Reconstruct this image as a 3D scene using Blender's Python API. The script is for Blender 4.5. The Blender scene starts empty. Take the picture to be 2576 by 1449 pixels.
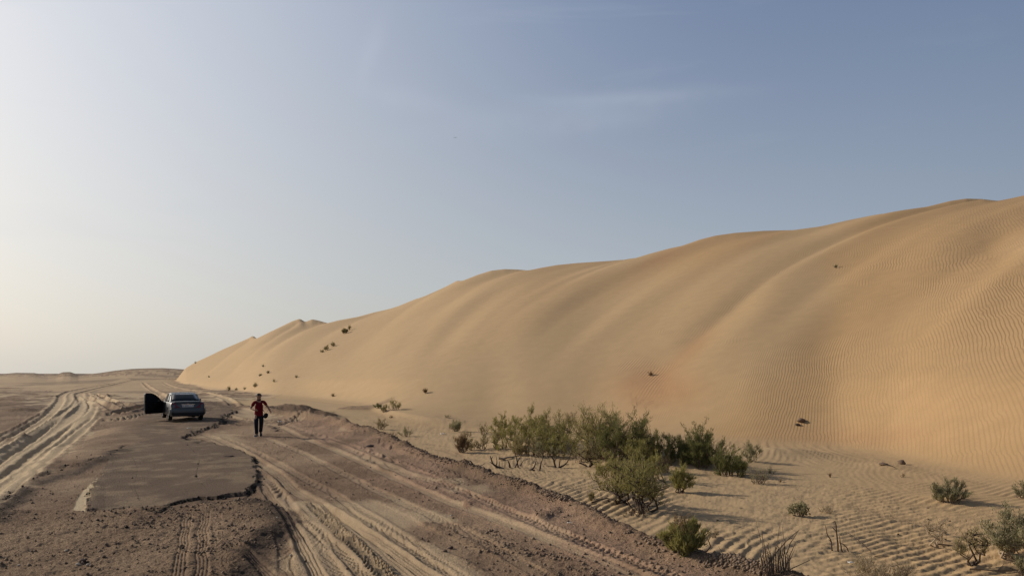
import bpy, bmesh, math, random
import numpy as np
from mathutils import Vector, Matrix, Euler

# ------------------------------------------------------------------ camera, sky, sun, exposure
# Layout numbers below are written in pixels of a 2576 x 1449 view (U to the right, V down).
F = 1874.0; CX = 1288.0; HZ = 938.0; CAMH = 2.6; K = F * CAMH
sc = bpy.context.scene
C = sc.collection
cam_d = bpy.data.cameras.new('camera'); cam = bpy.data.objects.new('camera', cam_d); C.objects.link(cam)
cam.location = (0, 0, CAMH); cam.rotation_euler = (math.radians(90), 0, 0)
cam_d.sensor_width = 36; cam_d.lens = 36 * F / 2576.0
cam_d.shift_y = (HZ - 724.5) / 2576.0
cam_d.clip_start = 0.1; cam_d.clip_end = 9000
sc.camera = cam
sc.view_settings.view_transform = 'Standard'; sc.view_settings.look = 'None'
sc.view_settings.exposure = 0.0; sc.view_settings.gamma = 1.0

SUN_AZ = math.radians(-66)      # from +Y, positive to the right
SUN_EL = math.radians(25)
sun_dir = Vector((math.sin(SUN_AZ) * math.cos(SUN_EL), math.cos(SUN_AZ) * math.cos(SUN_EL), math.sin(SUN_EL)))
ld = bpy.data.lights.new('sun', 'SUN'); ld.energy = 3.6; ld.angle = math.radians(0.7); ld.color = (1.0, 0.88, 0.72)
lo = bpy.data.objects.new('sun', ld); C.objects.link(lo)
lo.rotation_euler = sun_dir.to_track_quat('Z', 'Y').to_euler(); lo.location = (-80, 30, 60)

world = bpy.data.worlds.new('World'); sc.world = world; world.use_nodes = True
wt = world.node_tree; wt.nodes.clear()
def wn(t, **k):
    n = wt.nodes.new(t)
    for a, b in k.items(): setattr(n, a, b)
    return n
wout = wn('ShaderNodeOutputWorld'); wbg = wn('ShaderNodeBackground'); wt.links.new(wbg.outputs[0], wout.inputs[0])
sky = wn('ShaderNodeTexSky', sky_type='NISHITA', sun_disc=False)
sky.sun_elevation = SUN_EL; sky.sun_rotation = SUN_AZ
sky.air_density = 1.0; sky.dust_density = 4.0; sky.ozone_density = 2.0; sky.altitude = 0
# dusty air: whitish veil, thick near the horizon and towards the sun, thinner high up and away from it
tc = wn('ShaderNodeTexCoord')
sep = wn('ShaderNodeSeparateXYZ'); wt.links.new(tc.outputs['Generated'], sep.inputs[0])
def wmath(op, a, b=None, clamp=False):
    n = wn('ShaderNodeMath', operation=op, use_clamp=clamp)
    for i, v in enumerate((a, b)):
        if v is None: continue
        if isinstance(v, (int, float)): n.inputs[i].default_value = v
        else: wt.links.new(v, n.inputs[i])
    return n.outputs[0]
def wmix(f, a, b, mode='MIX'):
    n = wn('ShaderNodeMix', data_type='RGBA', blend_type=mode)
    if isinstance(f, (int, float)): n.inputs[0].default_value = f
    else: wt.links.new(f, n.inputs[0])
    for s, v in ((6, a), (7, b)):
        if isinstance(v, tuple): n.inputs[s].default_value = (*v, 1)
        else: wt.links.new(v, n.inputs[s])
    return n.outputs[2]
def wramp(f, pts):
    n = wn('ShaderNodeValToRGB'); cr = n.color_ramp; cr.interpolation = 'B_SPLINE' if len(pts) > 3 else 'EASE'
    while len(cr.elements) < len(pts): cr.elements.new(0.5)
    for e, (p, c) in zip(cr.elements, pts): e.position = p; e.color = (*c, 1)
    wt.links.new(f, n.inputs[0]); return n.outputs[0]
dotn = wn('ShaderNodeVectorMath', operation='DOT_PRODUCT')
nrm = wn('ShaderNodeVectorMath', operation='NORMALIZE'); wt.links.new(tc.outputs['Generated'], nrm.inputs[0])
wt.links.new(nrm.outputs[0], dotn.inputs[0])
gd = Vector((math.sin(SUN_AZ) * .985, math.cos(SUN_AZ) * .985, 0.17)).normalized()
dotn.inputs[1].default_value = gd
sepn = wn('ShaderNodeSeparateXYZ'); wt.links.new(nrm.outputs[0], sepn.inputs[0])
elev = sepn.outputs[2]
toward = wmath('ADD', wmath('MULTIPLY', dotn.outputs['Value'], 0.5), 0.5)       # 1 towards the sun
# linear colours of the dusty sky, radiance per unit; horizon and upper rows
hor = wramp(toward, [(0.0, (.16, .20, .24)), (0.36, (.41, .46, .51)), (0.55, (.52, .565, .59)), (0.70, (.61, .635, .62)), (0.80, (.60, .60, .56)), (0.93, (.78, .75, .69)), (1.0, (1.0, .92, .8))])
up = wramp(toward, [(0.0, (.06, .10, .18)), (0.36, (.125, .195, .335)), (0.55, (.16, .225, .37)), (0.66, (.185, .25, .40)), (0.78, (.36, .42, .54)), (0.90, (.64, .68, .76)), (1.0, (.95, .95, .95))])
ef = wmath('SMOOTH_MIN', 1.0, wmath('MULTIPLY', wmath('MAXIMUM', elev, 0.0), 2.3)); 
dust = wmix(wmath('POWER', ef, 0.95), hor, up)
# faint cirrus wisps
mp = wn('ShaderNodeMapping'); mp.inputs['Scale'].default_value = (1.6, 1.6, 9.0); mp.inputs['Rotation'].default_value = (0.12, -0.10, 0.3)
wt.links.new(nrm.outputs[0], mp.inputs[0])
cn = wn('ShaderNodeTexNoise'); cn.inputs['Scale'].default_value = 2.1; cn.inputs['Detail'].default_value = 6; cn.inputs['Roughness'].default_value = .55; cn.inputs['Distortion'].default_value = .6
wt.links.new(mp.outputs[0], cn.inputs[0])
cm = wmath('MULTIPLY', wmath('SUBTRACT', cn.outputs[0], 0.56, True), 0.75, True)
cirrus = wmix(cm, dust, (.52, .57, .66))
skys = wmix(1.0, sky.outputs[0], (.11, .11, .11), 'MULTIPLY')
uu_ = wmath('DIVIDE', sepn.outputs[0], wmath('MAXIMUM', sepn.outputs[1], .05)); ww_ = wmath('DIVIDE', sepn.outputs[2], wmath('MAXIMUM', sepn.outputs[1], .05))
wnz = wn('ShaderNodeTexNoise'); wnz.inputs['Scale'].default_value = 14; wnz.inputs['Detail'].default_value = 5; wt.links.new(nrm.outputs[0], wnz.inputs[0])
def wisp(u0, w0, slope, lu, lw, curve=0.0):
    du = wmath('SUBTRACT', uu_, u0); dw = wmath('SUBTRACT', wmath('SUBTRACT', ww_, w0), wmath('ADD', wmath('MULTIPLY', du, slope), wmath('MULTIPLY', wmath('MULTIPLY', du, du), curve)))
    dw = wmath('ADD', dw, wmath('MULTIPLY', wmath('SUBTRACT', wnz.outputs[0], .5), lw * 2.2))
    q = wmath('ADD', wmath('POWER', wmath('ABSOLUTE', wmath('DIVIDE', du, lu)), 2.0), wmath('POWER', wmath('ABSOLUTE', wmath('DIVIDE', dw, lw)), 2.0)); return wmath('POWER', 2.718, wmath('MULTIPLY', q, -1.0))
front = wmath('GREATER_THAN', sepn.outputs[1], .1)
ws = wmath('ADD', wmath('ADD', wisp(.16, .370, .06,   .13, .010), wisp(-.135, .365, -.28, .06, .014)), wmath('ADD', wisp(-.19, .435, 1.6, .020, .03), wisp(.05, .34, .12, .16, .02)))
cirrus = wmix(wmath('MULTIPLY', wmath('MULTIPLY', wmath('MULTIPLY', ws, front), wnz.outputs[0]), .27, True), cirrus, (.62, .66, .73))
low = wmix(wmath('MULTIPLY', wmath('MULTIPLY', elev, -1.0), 30.0, True), cirrus, (.20, .14, .085))
skl = wmix(wmath('MULTIPLY', wmath('MULTIPLY', elev, -1.0), 30.0, True), skys, (.20, .14, .085))
fin0 = wmix(0.80, skl, low)
zen = wn('ShaderNodeMapRange', interpolation_type='SMOOTHSTEP'); zen.inputs['From Min'].default_value = .44; zen.inputs['From Max'].default_value = .85; zen.inputs['To Min'].default_value = 1.0; zen.inputs['To Max'].default_value = .38; wt.links.new(elev, zen.inputs['Value'])
znv = wn('ShaderNodeVectorMath', operation='SCALE'); wt.links.new(fin0, znv.inputs[0]); wt.links.new(zen.outputs[0], znv.inputs['Scale']); final = znv.outputs[0]
wt.links.new(final, wbg.inputs[0]); wbg.inputs[1].default_value = 1.0

# ------------------------------------------------------------------ generic helpers
rnd = random.Random(7)
def sstep(a, b, x):
    t = np.clip((x - a) / (b - a), 0, 1); return t * t * (3 - 2 * t)
def vnoise(x, y, seed=0):
    xi = np.floor(x).astype(np.int64); yi = np.floor(y).astype(np.int64)
    fx = x - xi; fy = y - yi; fx = fx * fx * (3 - 2 * fx); fy = fy * fy * (3 - 2 * fy)
    def h(a, b):
        n = (a * 374761393 + b * 668265263 + seed * 974634777) & 0xFFFFFFFF
        n = ((n ^ (n >> 13)) * 1274126177) & 0xFFFFFFFF
        return ((n ^ (n >> 16)) & 0xFFFF) / 65535.0
    a = h(xi, yi); b = h(xi + 1, yi); c = h(xi, yi + 1); d = h(xi + 1, yi + 1)
    return (a + (b - a) * fx) * (1 - fy) + (c + (d - c) * fx) * fy
def fbm(x, y, seed=0, octs=4, gain=.5, ridged=False):
    s = 0; a = 1; t = 0
    for o in range(octs):
        n = vnoise(x + o * 17.3, y - o * 9.1, seed + o)
        if ridged: n = 1 - abs(2 * n - 1)
        s = s + a * n; t += a; a *= gain; x = x * 2.03; y = y * 2.03
    return s / t
def catmull(pts, n=6):
    p = [pts[0]] + list(pts) + [pts[-1]]; out = []
    for i in range(1, len(p) - 2):
        p0, p1, p2, p3 = (np.array(p[j], float) for j in (i - 1, i, i + 1, i + 2))
        for k in range(n):
            t = k / n
            out.append(.5 * ((2 * p1) + (-p0 + p2) * t + (2 * p0 - 5 * p1 + 4 * p2 - p3) * t * t + (-p0 + 3 * p1 - 3 * p2 + p3) * t ** 3))
    out.append(np.array(p[-2], float)); return np.array(out)
def plane(uv, z=0.0):
    uv = np.asarray(uv, float); Y = F * (CAMH - z) / (uv[:, 1] - HZ); return np.stack([(uv[:, 0] - CX) / F * Y, Y], 1)
def polydist(P, x, y, pad):
    """signed distance (positive to the right of travel) and arc length, for points near the polyline"""
    m = (x > P[:, 0].min() - pad) & (x < P[:, 0].max() + pad) & (y > P[:, 1].min() - pad) & (y < P[:, 1].max() + pad)
    idx = np.nonzero(m)[0]; X = x[idx]; Y = y[idx]
    best = np.full(len(idx), 1e9); sd = np.full(len(idx), 1e9); sa = np.zeros(len(idx)); acc = 0
    for i in range(len(P) - 1):
        a = P[i]; d = P[i + 1] - a; L = np.hypot(*d)
        if L < 1e-6: continue
        t = np.clip(((X - a[0]) * d[0] + (Y - a[1]) * d[1]) / (L * L), 0, 1)
        qx = X - a[0] - t * d[0]; qy = Y - a[1] - t * d[1]; r = np.hypot(qx, qy)
        u = r < best; best[u] = r[u]; sgn = np.sign(d[1] * qx - d[0] * qy); sd[u] = (r * sgn)[u]; sa[u] = (acc + t * L)[u]
        acc += L
    k = best < pad
    return idx[k], sd[k], sa[k], acc
def inpoly(P, x, y):
    ins = np.zeros(x.shape, bool); n = len(P)
    for i in range(n):
        x1, y1 = P[i]; x2, y2 = P[(i + 1) % n]
        if y1 == y2: continue
        c = ((y1 > y) != (y2 > y)) & (x < (x2 - x1) * (y - y1) / (y2 - y1) + x1); ins ^= c
    return ins

# ------------------------------------------------------------------ terrain: one height field
us = np.concatenate([np.linspace(-5200, -260, 160, endpoint=False), np.arange(-260, 2840, 2.4), np.linspace(2840, 7600, 160)])
ys = [3.0]
while ys[-1] < 3500:
    y = ys[-1]
    if y < 8.6: d = y * y / K * 7
    elif y < 48: d = y * y / K * 1.6
    elif y < 240: d = max(.19, y * .0042)
    else: d = y * .03
    ys.append(y + d)
ys = np.array(ys)
NU, NY = len(us), len(ys)
U, Yg = np.meshgrid(us, ys)            # rows = distance
Xg = (U - CX) / F * Yg
U = U.ravel(); X = Xg.ravel(); Y = Yg.ravel()

BERM = [(560, 1012), (600, 1022), (690, 1040), (820, 1060), (900, 1086), (960, 1100), (1050, 1143), (1180, 1182), (1300, 1226), (1430, 1272), (1520, 1322), (1640, 1372), (1740, 1403), (1870, 1432), (1960, 1460), (2120, 1530), (2400, 1700), (2900, 2300)]
BW = catmull(plane(BERM), 5)
berm_px = np.interp(ys, BW[::-1, 1], BW[::-1, 0])   # X of the berm at each distance
bx = np.interp(Y, BW[::-1, 1], BW[::-1, 0])
right = (X - bx) * 0.75                               # metres to the right of the berm
hol_fade = 1 - sstep(42, 62, Y)
zb = -0.78 * sstep(0.0, 1.5, right) * hol_fade * sstep(6, 9, Y + 3)
LEFTE = [(-900, 1700), (-300, 1440), (-100, 1330), (0, 1266), (70, 1215), (150, 1170), (230, 1125), (300, 1090), (340, 1060)]
LW = catmull(plane(LEFTE), 5)
lx = np.interp(Y, LW[:, 1], LW[:, 0])
left = (lx - X) * .7
zb += -0.26 * sstep(0.0, 1.3, left) * (1 - sstep(30, 48, Y))
# low swells in the far flat
zb += (fbm(X / 38, Y / 30, 5, 3) - .5) * 1.9 * sstep(60, 150, Y)
zb += (fbm(X / 9, Y / 14, 15, 3) - .5) * .5 * sstep(34, 80, Y) * (.3 + .7 * sstep(-30, -60, X))
SKYL = np.array([(-5200, 930), (-1500, 936), (-400, 944), (-100, 944), (0, 941), (40, 937.5), (85, 938), (120, 943), (142, 942), (158, 936), (176, 935.5), (198, 942.5), (222, 941), (250, 938), (290, 932), (330, 928), (370, 926.5), (410, 926), (445, 928), (480, 930), (600, 936)], float)
sk = np.interp(U, SKYL[:, 0], SKYL[:, 1])
zf_far = CAMH + (HZ - sk) / F * 360
wl = sstep(150, 355, Y)
zb = zb * (1 - wl) + wl * (zf_far + (fbm(X / 60, Y / 40, 9, 2) - .5) * 1.5 * (1 - sstep(250, 350, Y))) * np.where(Y > 362, 1 - sstep(362, 900, Y) * 1.3, 1)

# --- the big dune
FOOT = np.array([(-5200, 938.6), (380, 948), (430, 962), (460, 969), (520, 976), (600, 986), (660, 999), (760, 1004), (900, 1020), (1000, 1034), (1100, 1053), (1180, 1069), (1300, 1085), (1500, 1092), (1700, 1110), (1900, 1128), (2100, 1138), (2250, 1163), (2400, 1200), (2576, 1240), (3000, 1330), (4000, 1600), (7600, 2600)], float)
fv = np.interp(us, FOOT[:, 0], FOOT[:, 1])
zfoot = -0.85 * sstep(950, 1300, us)
Yf = F * (CAMH - zfoot) / (fv - HZ)
Yf = np.minimum(Yf, 215)
def gsm(a, px):
    uu = np.arange(-500, 3300, 4.0); b = np.interp(uu, us, a); r = int(px / 4 * 3); k_ = np.exp(-(np.arange(-r, r + 1) * 4.0 / px) ** 2 / 2); k_ /= k_.sum()
    b2 = np.convolve(np.pad(b, r, mode='edge'), k_, 'valid'); return np.where((us > uu[0] + 20) & (us < uu[-1] - 20), np.interp(us, uu, b2), a)
Yf = np.exp(gsm(np.log(Yf), 34)); zfoot = gsm(zfoot, 50)
CREST = np.array([(-5200, 216), (430, 217), (520, 216), (640, 205), (760, 196), (1050, 176), (1288, 156), (1700, 132), (2000, 120), (2300, 108), (2576, 98), (3000, 86), (4000, 66), (7600, 45)], float)
Yc = gsm(np.interp(us, CREST[:, 0], CREST[:, 1]), 140)
SIL = np.array([(-5200, 960), (420, 955), (445, 942), (470, 924), (490, 912), (525, 896), (560, 879), (600, 862), (625, 851), (636, 844), (648, 853), (675, 837), (700, 825), (735, 808), (754, 801.5), (768, 810), (785, 803), (800, 806), (825, 813), (850, 806), (900, 797), (940, 786), (985, 776), (1020, 764), (1050, 751), (1058, 754), (1080, 740), (1120, 722), (1150, 706), (1163, 707), (1200, 692), (1235, 681), (1270, 677), (1300, 678), (1330, 680.5), (1360, 674), (1400, 667), (1450, 662), (1540, 656), (1610, 650), (1640, 640), (1680, 627), (1712, 620), (1760, 603), (1800, 593), (1850, 586), (1920, 581), (2000, 579), (2060, 571), (2130, 555), (2200, 541), (2330, 521), (2390, 506), (2430, 500), (2470, 501), (2510, 506), (2540, 500), (2576, 492), (2800, 455), (3200, 400), (4000, 330), (7600, 100)], float)
sv = np.interp(us, SIL[:, 0], SIL[:, 1])
# smooth the sharp joints a little
kern = np.exp(-np.linspace(-2, 2, 7) ** 2); kern /= kern.sum()
svs = sv.copy(); svs[3:-3] = np.convolve(sv, kern, 'valid'); sv = svs
tgt = (HZ - sv) / F
Hc = CAMH + gsm(tgt, 110) * Yc
YY = Yg; Wd = (YY - Yf[None]) / (Yc - Yf + 1e-3)[None]
w = np.clip(Wd, 0, 1)
prof = 0.62 * (1 - (1 - w) ** 1.5) + 0.38 * w ** 1.05
prof = prof * (0.15 + 0.85 * sstep(-0.02, 0.10, w)) + 0 * w
zd = zfoot[None] + (Hc - zfoot)[None] * prof + .22 * np.minimum(Wd, 0) * (Yc - Yf)[None]
over = np.clip(Wd - 1, 0, None) * (Yc - Yf)[None]
zd = zd - 0.42 * over
onface = (Wd > 0)
live = sstep(425, 470, us)[None]

# folds: gullies and shoulders that run down the face
vb = HZ - (zd - CAMH) / YY * F          # where the plain face projects
fold = np.zeros_like(zd)
def gully(pts, depth, wl_, wr_, fade=60):
    P = catmull(pts, 6)
    idx, d, s, L = polydist(P, U, vb.ravel(), 260)
    sc_ = (YY.ravel()[idx] / 90.0)
    g = np.where(d < 0, np.exp(-(d / wl_) ** 2), np.exp(-(d / wr_) ** 2))
    f = sstep(0, fade, s) * (1 - sstep(L - fade, L, s))
    fr = fold.reshape(-1); fr[idx] += depth * g * f * sc_
# travel is from upper right to lower left: negative d lies on the lower right of it... sign handled by widths
gully([(2590, 560), (2450, 640), (2300, 730), (2150, 830), (1980, 950)], -.5, 50, 90, 120)
gully([(1960, 690), (1880, 752), (1800, 815), (1720, 868), (1640, 925), (1570, 975)], -.30, 26, 55, 150)
ca, sa_ = math.cos(math.radians(30)), math.sin(math.radians(30))
al = X * sa_ + Y * ca; ac = X * ca - Y * sa_
# every flute starts at the crest (column cc) and slants down to the lower left
Sc = lambda c_: np.interp(c_, [400, 640, 830, 985, 1330, 1730, 2560, 3400], [90, 180, 260, 320, 420, 640, 980, 1200])
Ug = U.reshape(zd.shape); cc = Ug.copy()
for _ in range(6): cc = Ug + Sc(cc) * (1 - w)
R = gsm(tgt, 16) - gsm(tgt, 110)                                 # bumps of the skyline, carried down the face
zd = zd + np.interp(cc, us, R) * Yg * .85 * sstep(.35, .97, w) * (w < 1.01)
wig = (fbm(cc / 160, w * 2.2 + cc / 400, 231, 3) - .5)
for c0, dep, wl_, wr_ in [(645, .75, 55, 10), (766, .9, 60, 12), (832, .9, 60, 16), (985, .8, 75, 18), (1163, .8, 80, 22), (1333, .9, 95, 30), (1500, .5, 80, 40), (1640, .9, 85, 26), (1716, .8, 60, 22), (1980, .35, 120, 50), (2260, .35, 120, 50), (2516, .62, 90, 20), (2760, .6, 100, 40)]:
    d_ = cc - c0 + wig * 110 * (1 - w); wr2 = wr_ * (1 + 1.6 * (1 - w)); wl2 = wl_ * (1 + .5 * (1 - w))
    g_ = np.where(d_ < 0, np.exp(-np.abs(d_ / wl2) ** 1.4), np.exp(-(d_ / wr2) ** 2))
    st_ = .30 + 1.3 * fbm(w * 3.1 + c0, w * 0 + c0 * .1, 233, 2)
    fold -= dep * (.27 if c0 > 1200 and c0 != 2516 else .42) * g_ * st_ * (Yg / 120) ** .5 * (.55 + .45 * sstep(.15, .6, w)) * (1 - .25 * sstep(.9, 1, w))
fold += (fbm(cc / 210, w * 1.1 + cc / 900, 235, 2) - .5) * 1.0 * sstep(0, .3, w)
fold += (fbm(ac / 16, al / 50, 31, 3) - .5).reshape(zd.shape) * .5
fold *= (sstep(.02, .3, w) * (1 - .35 * sstep(.8, 1, w)))
zd = zd + fold
# soft hollow in the lower face where the reddish sand lies
def dent(u0, v0, ru, rv, amt):
    g = amt * np.exp(-((U - u0) / ru) ** 2 - ((vb.ravel() - v0) / rv) ** 2)
    return g.reshape(zd.shape)
zd = zd + dent(1655, 965, 70, 60, -.45) * sstep(.02, .2, w)
# make every column's skyline land on its target
for it in range(4):
    ang = (zd - CAMH) / YY
    ang = np.where(onface & (Wd < 1.3), ang, -9)
    mx = ang.max(0); r = ang.argmax(0)
    need = tgt + CAMH / YY[r, np.arange(NU)] ; have = mx + CAMH / YY[r, np.arange(NU)]
    base = zfoot / YY[r, np.arange(NU)]
    k = np.clip((need - base) / np.maximum(have - base, 1e-3), .6, 1.5)
    ks = gsm(k, 120) if it == 0 else np.ones_like(k)
    k2 = k / ks
    zd = zfoot[None] + (zd - zfoot[None]) * ks[None] * (1 + (k2 - 1)[None] * sstep(.80, .99, w))
zbg = zb.reshape(zd.shape)
kk = 0.22
dd = np.where(Wd > -.6, zd, -50)
dd = np.where(live > 0, dd * live + (1 - live) * np.minimum(dd, zbg - 1), -50)
hmx = np.maximum(zbg, dd); df = np.abs(zbg - dd)
zt = (hmx + np.maximum(kk - df, 0) ** 2 / (4 * kk)).ravel()
is_dune = (dd > zbg - 0.02).ravel() & (Wd.ravel() > 0.0)
wdune = (sstep(-0.25, 0.35, dd - zbg)).ravel()

# equivalent position on the z=0 plane that the same line of sight meets (for laying out ground marks)
Ye = Y * CAMH / np.maximum(CAMH - zt, .25); Xe = X * Ye / Y
V = HZ - (zt - CAMH) / Y * F            # image row

# ---- soil cover: 0 dirt .. 1 loose sand
H = np.zeros_like(zt); sand = np.zeros_like(zt); asph = np.zeros_like(zt); tar = np.zeros_like(zt); clod = np.ones_like(zt) * .75
red = np.zeros_like(zt)
near = Ye < 75
n1 = fbm(X * .8, Y * .45, 41, 4); n2 = fbm(X * 3.1, Y * 2.2, 43, 4); n3 = fbm(X * .22, Y * .12, 45, 3)

flat_far = sstep(46, 75, Ye) 
sand = np.maximum(sand, flat_far * (.25 + .75 * sstep(.42, .58, n3 * .5 + n1 * .5)) )
sand = np.where(right > 0, np.maximum(sand, sstep(.15, .9, right + (n2 - .5) * .8)), sand)
sand = np.maximum(sand, wdune)
# left track basin
def poly(uv): return plane(uv)
def zone(uv, soft, amt=1.0, noise=.6, arr=None):
    P = plane(uv); Pc = np.vstack([P, P[:1]])
    ins = inpoly(P, Xe, Ye)
    idx, d, s, L = polydist(Pc, Xe, Ye, soft * 2 + noise)
    sdv = np.where(ins, 99., -99.)
    sdv[idx] = np.abs(d) * np.where(ins[idx], 1, -1)
    sdv = sdv + (n2 - .5) * 2 * noise
    return sstep(-soft, soft, sdv) * amt
PALE = zone([(-900, 1700), (-300, 1430), (-60, 1310), (0, 1262), (70, 1212), (150, 1150), (205, 1105), (243, 1062), (252, 1030), (235, 1005), (212, 992), (260, 975), (330, 956), (318, 949), (230, 975), (150, 990), (120, 1020), (95, 1050), (40, 1085), (0, 1105), (-200, 1180), (-900, 1420)], .5, .95, .35)
sand = np.maximum(sand, PALE)
sand = np.maximum(sand, zone([(-900, 985), (0, 975), (120, 985), (300, 1000), (420, 1010), (440, 985), (460, 969), (430, 950), (300, 946), (0, 948), (-900, 948)], 3, .85, 6))
sand = np.maximum(sand, zone([(214, 1291), (184, 1282), (196, 1250), (232, 1212), (262, 1192), (252, 1212), (236, 1242), (222, 1270)], .02, 1, .02)
           )
STRIP = zone([(214, 1291), (184, 1282), (196, 1250), (232, 1212), (262, 1192), (252, 1212), (236, 1242), (222, 1270)], .02, 1, .02)
sand = np.maximum(sand, STRIP)
# sandy lane in the foreground, right of the dark bank
sand = np.maximum(sand, zone([(700, 1275), (760, 1262), (900, 1262), (1000, 1278), (1060, 1322), (1180, 1400), (1290, 1470), (1300, 1600), (640, 1700), (650, 1449), (720, 1380), (700, 1330)], .35, .72, .25))
sand = np.maximum(sand, zone([(1010, 1292), (1100, 1285), (1150, 1310), (1040, 1318)], .15, .9, .15))
sand = np.maximum(sand, zone([(1110, 1205), (1150, 1205), (1220, 1222), (1240, 1238), (1180, 1252), (1130, 1230)], .3, .6, .3))
sand = np.maximum(sand, zone([(640, 1020), (690, 1028), (700, 1052), (640, 1062), (590, 1050), (600, 1030)], .6, .85, .6))
sand = np.maximum(sand, zone([(690, 1030), (840, 1030), (800, 1036), (740, 1042), (700, 1050)], .6, .85, .6))
sand = np.maximum(sand, zone([(820, 1075), (860, 1060), (935, 1065), (960, 1090), (900, 1094)], .6, .8, .5))
sand = np.maximum(sand, zone([(500, 1094), (560, 1085), (640, 1110), (640, 1150), (540, 1120)], .4, .55, .5))

# fine streaks drawn out along the lane by many passing wheels
si, sdd, ss, sL = polydist(BW, X, Y, 13.0)
lanez = sstep(-12.5, -9.5, sdd) * (1 - sstep(-1.2, -.5, sdd)) * (1 - sstep(40, 55, Ye[si]))
wv = (fbm(X[si] * .15, Y[si] * .15, 201, 2) - .5) * 2.5
st = fbm((sdd + wv) * 2.6, ss * .10, 203, 4, .6); st2 = fbm((sdd + wv) * 12, ss * .3, 205, 3, .6)
sand[si] = np.clip(sand[si] + lanez * ((st - .5) * 1.5 + (st2 - .5) * .55 - .02), 0, 1)
H[si] += lanez * ((st2 - .5) * .022 + (st - .5) * .05 + (fbm(X[si] * 11, Y[si] * 11, 207, 3, .6) - .5) * .028 + (fbm(X[si] * 2.5, Y[si] * 2.5, 209, 3, .6) - .5) * .05)
# ruts 
def rut(uv, wdt, depth, ridge=.02, cover=.0, soil=None, tread=0, lam=.12, edge_noise=.04, soft=.35, groove=0):
    P = catmull(plane(uv), 6)
    idx, d, s, L = polydist(P, Xe, Ye, wdt * 2.2 + .1)
    fx, fy = Xe[idx], Ye[idx]
    nn = fbm(fx * 2.2, fy * 1.1, 77, 3); d = d + (nn - .5) * edge_noise * 2
    hw = wdt / 2; a = np.abs(d)
    f = sstep(0, .9, s) * (1 - sstep(L - .9, L, s))
    ins = 1 - sstep(hw * (1 - soft), hw, a)
    if fy.mean() < 40 and fx.mean() > -9: depth, ridge = depth * .66, ridge * .45
    H[idx] += (-depth * ins + ridge * np.exp(-((a - hw * 1.15) / (hw * .38)) ** 2)) * f
    if groove:
        H[idx] += groove * np.cos(d / wdt * 2 * math.pi * 5) * ins * f
    if tread:
        ph = (s / lam + np.abs(d) * 2.0 + nn * .8) % 1.0; tread = tread * (.4 + 1.2 * fbm(s * .7, s * 0 + wdt * 9, 83, 2)) * 1.5
        H[idx] += tread * (ph ** 1.5) * ins * f
    if cover:
        cover_ = cover * (.52 if fy.mean() < 40 and fx.mean() > -9 else 1.0)
        c = np.exp(-(a / (hw * 1.25)) ** 4) * f * cover_ * (.45 + 1.1 * fbm(d * 9, s * .35, 79, 3)); sand[idx] = np.maximum(sand[idx], np.clip(c, 0, 1))
        clod[idx] *= 1 - .7 * ins * f
    if cover < 0:
        sand[idx] *= 1 + cover * ins * f
def rutL(uv, wdt, depth, ridge=.02, *a_, **k_): rut(uv, wdt, depth * .36, ridge * .5, *a_, edge_noise=.11, **k_)
# right hand lane, running from the far centre to the lower right
rut([(500, 1088), (560, 1110), (620, 1143), (690, 1188), (745, 1235), (800, 1268), (880, 1325), (960, 1390), (1050, 1462), (1200, 1600)], .38, .045, .03, .85, groove=.008)
rut([(560, 1100), (640, 1135), (740, 1190), (830, 1238), (930, 1300), (1050, 1380), (1180, 1470), (1400, 1650)], .30, .035, .02, .6, tread=.012, lam=.09)
rut([(640, 1062), (700, 1072), (760, 1100), (850, 1136), (960, 1187), (1080, 1240), (1200, 1288), (1330, 1335), (1450, 1382), (1560, 1425), (1680, 1480), (1900, 1600)], .34, .05, .03, .95, groove=.006)
rut([(660, 1098), (760, 1140), (860, 1190), (960, 1240), (1090, 1300), (1230, 1370), (1370, 1450), (1500, 1540)], .30, .03, .02, .7, tread=.01, lam=.1)
rut([(700, 1060), (800, 1098), (900, 1140), (990, 1180), (1060, 1202), (1150, 1232), (1290, 1292), (1450, 1360), (1600, 1422), (1720, 1470)], .36, .035, .025, .35, tread=.018, lam=.16)
rut([(760, 1080), (860, 1112), (960, 1150), (1060, 1190), (1140, 1225), (1260, 1276), (1400, 1335), (1560, 1400), (1700, 1452), (1850, 1520)], .30, .025, .02, .15, tread=.02, lam=.15)
rut([(880, 1142), (940, 1160), (1000, 1182), (1050, 1200), (1120, 1215)], .5, .03, .02, 1.0)
rut([(900, 1120), (1000, 1160), (1100, 1195), (1180, 1225)], .30, .012, .01, .0, tread=.03, lam=.2)
rut([(940, 1112), (1040, 1150), (1130, 1188), (1210, 1220)], .30, .012, .01, .0, tread=.03, lam=.2)
# deep churned ruts in the sand lane
rut([(762, 1256), (800, 1285), (850, 1330), (895, 1375), (940, 1415), (985, 1470), (1080, 1570)], .30, .085, .05, .6, tread=.085, lam=.16)
rut([(700, 1262), (745, 1292), (800, 1340), (855, 1390), (905, 1440), (960, 1510)], .24, .045, .03, .75, tread=.02, lam=.09)
rut([(800, 1268), (860, 1300), (940, 1350), (1020, 1405), (1100, 1462), (1240, 1570)], .26, .08, .04, .55, groove=.01)
rut([(840, 1262), (920, 1310), (1000, 1360), (1080, 1412), (1170, 1475)], .26, .06, .03, .7, tread=.015, lam=.1)
rut([(640, 1200), (670, 1230), (690, 1262), (730, 1310), (760, 1370), (800, 1449), (850, 1560)], .26, .05, .03, .7, groove=.01)
rut([(655, 1190), (690, 1225), (720, 1262), (745, 1300), (790, 1360), (850, 1449), (940, 1580)], .26, .04, .03, .8, tread=.014, lam=.08)
rut([(560, 1360), (620, 1400), (680, 1449), (800, 1560)], .24, .03, .02, .7, groove=.01)
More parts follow.
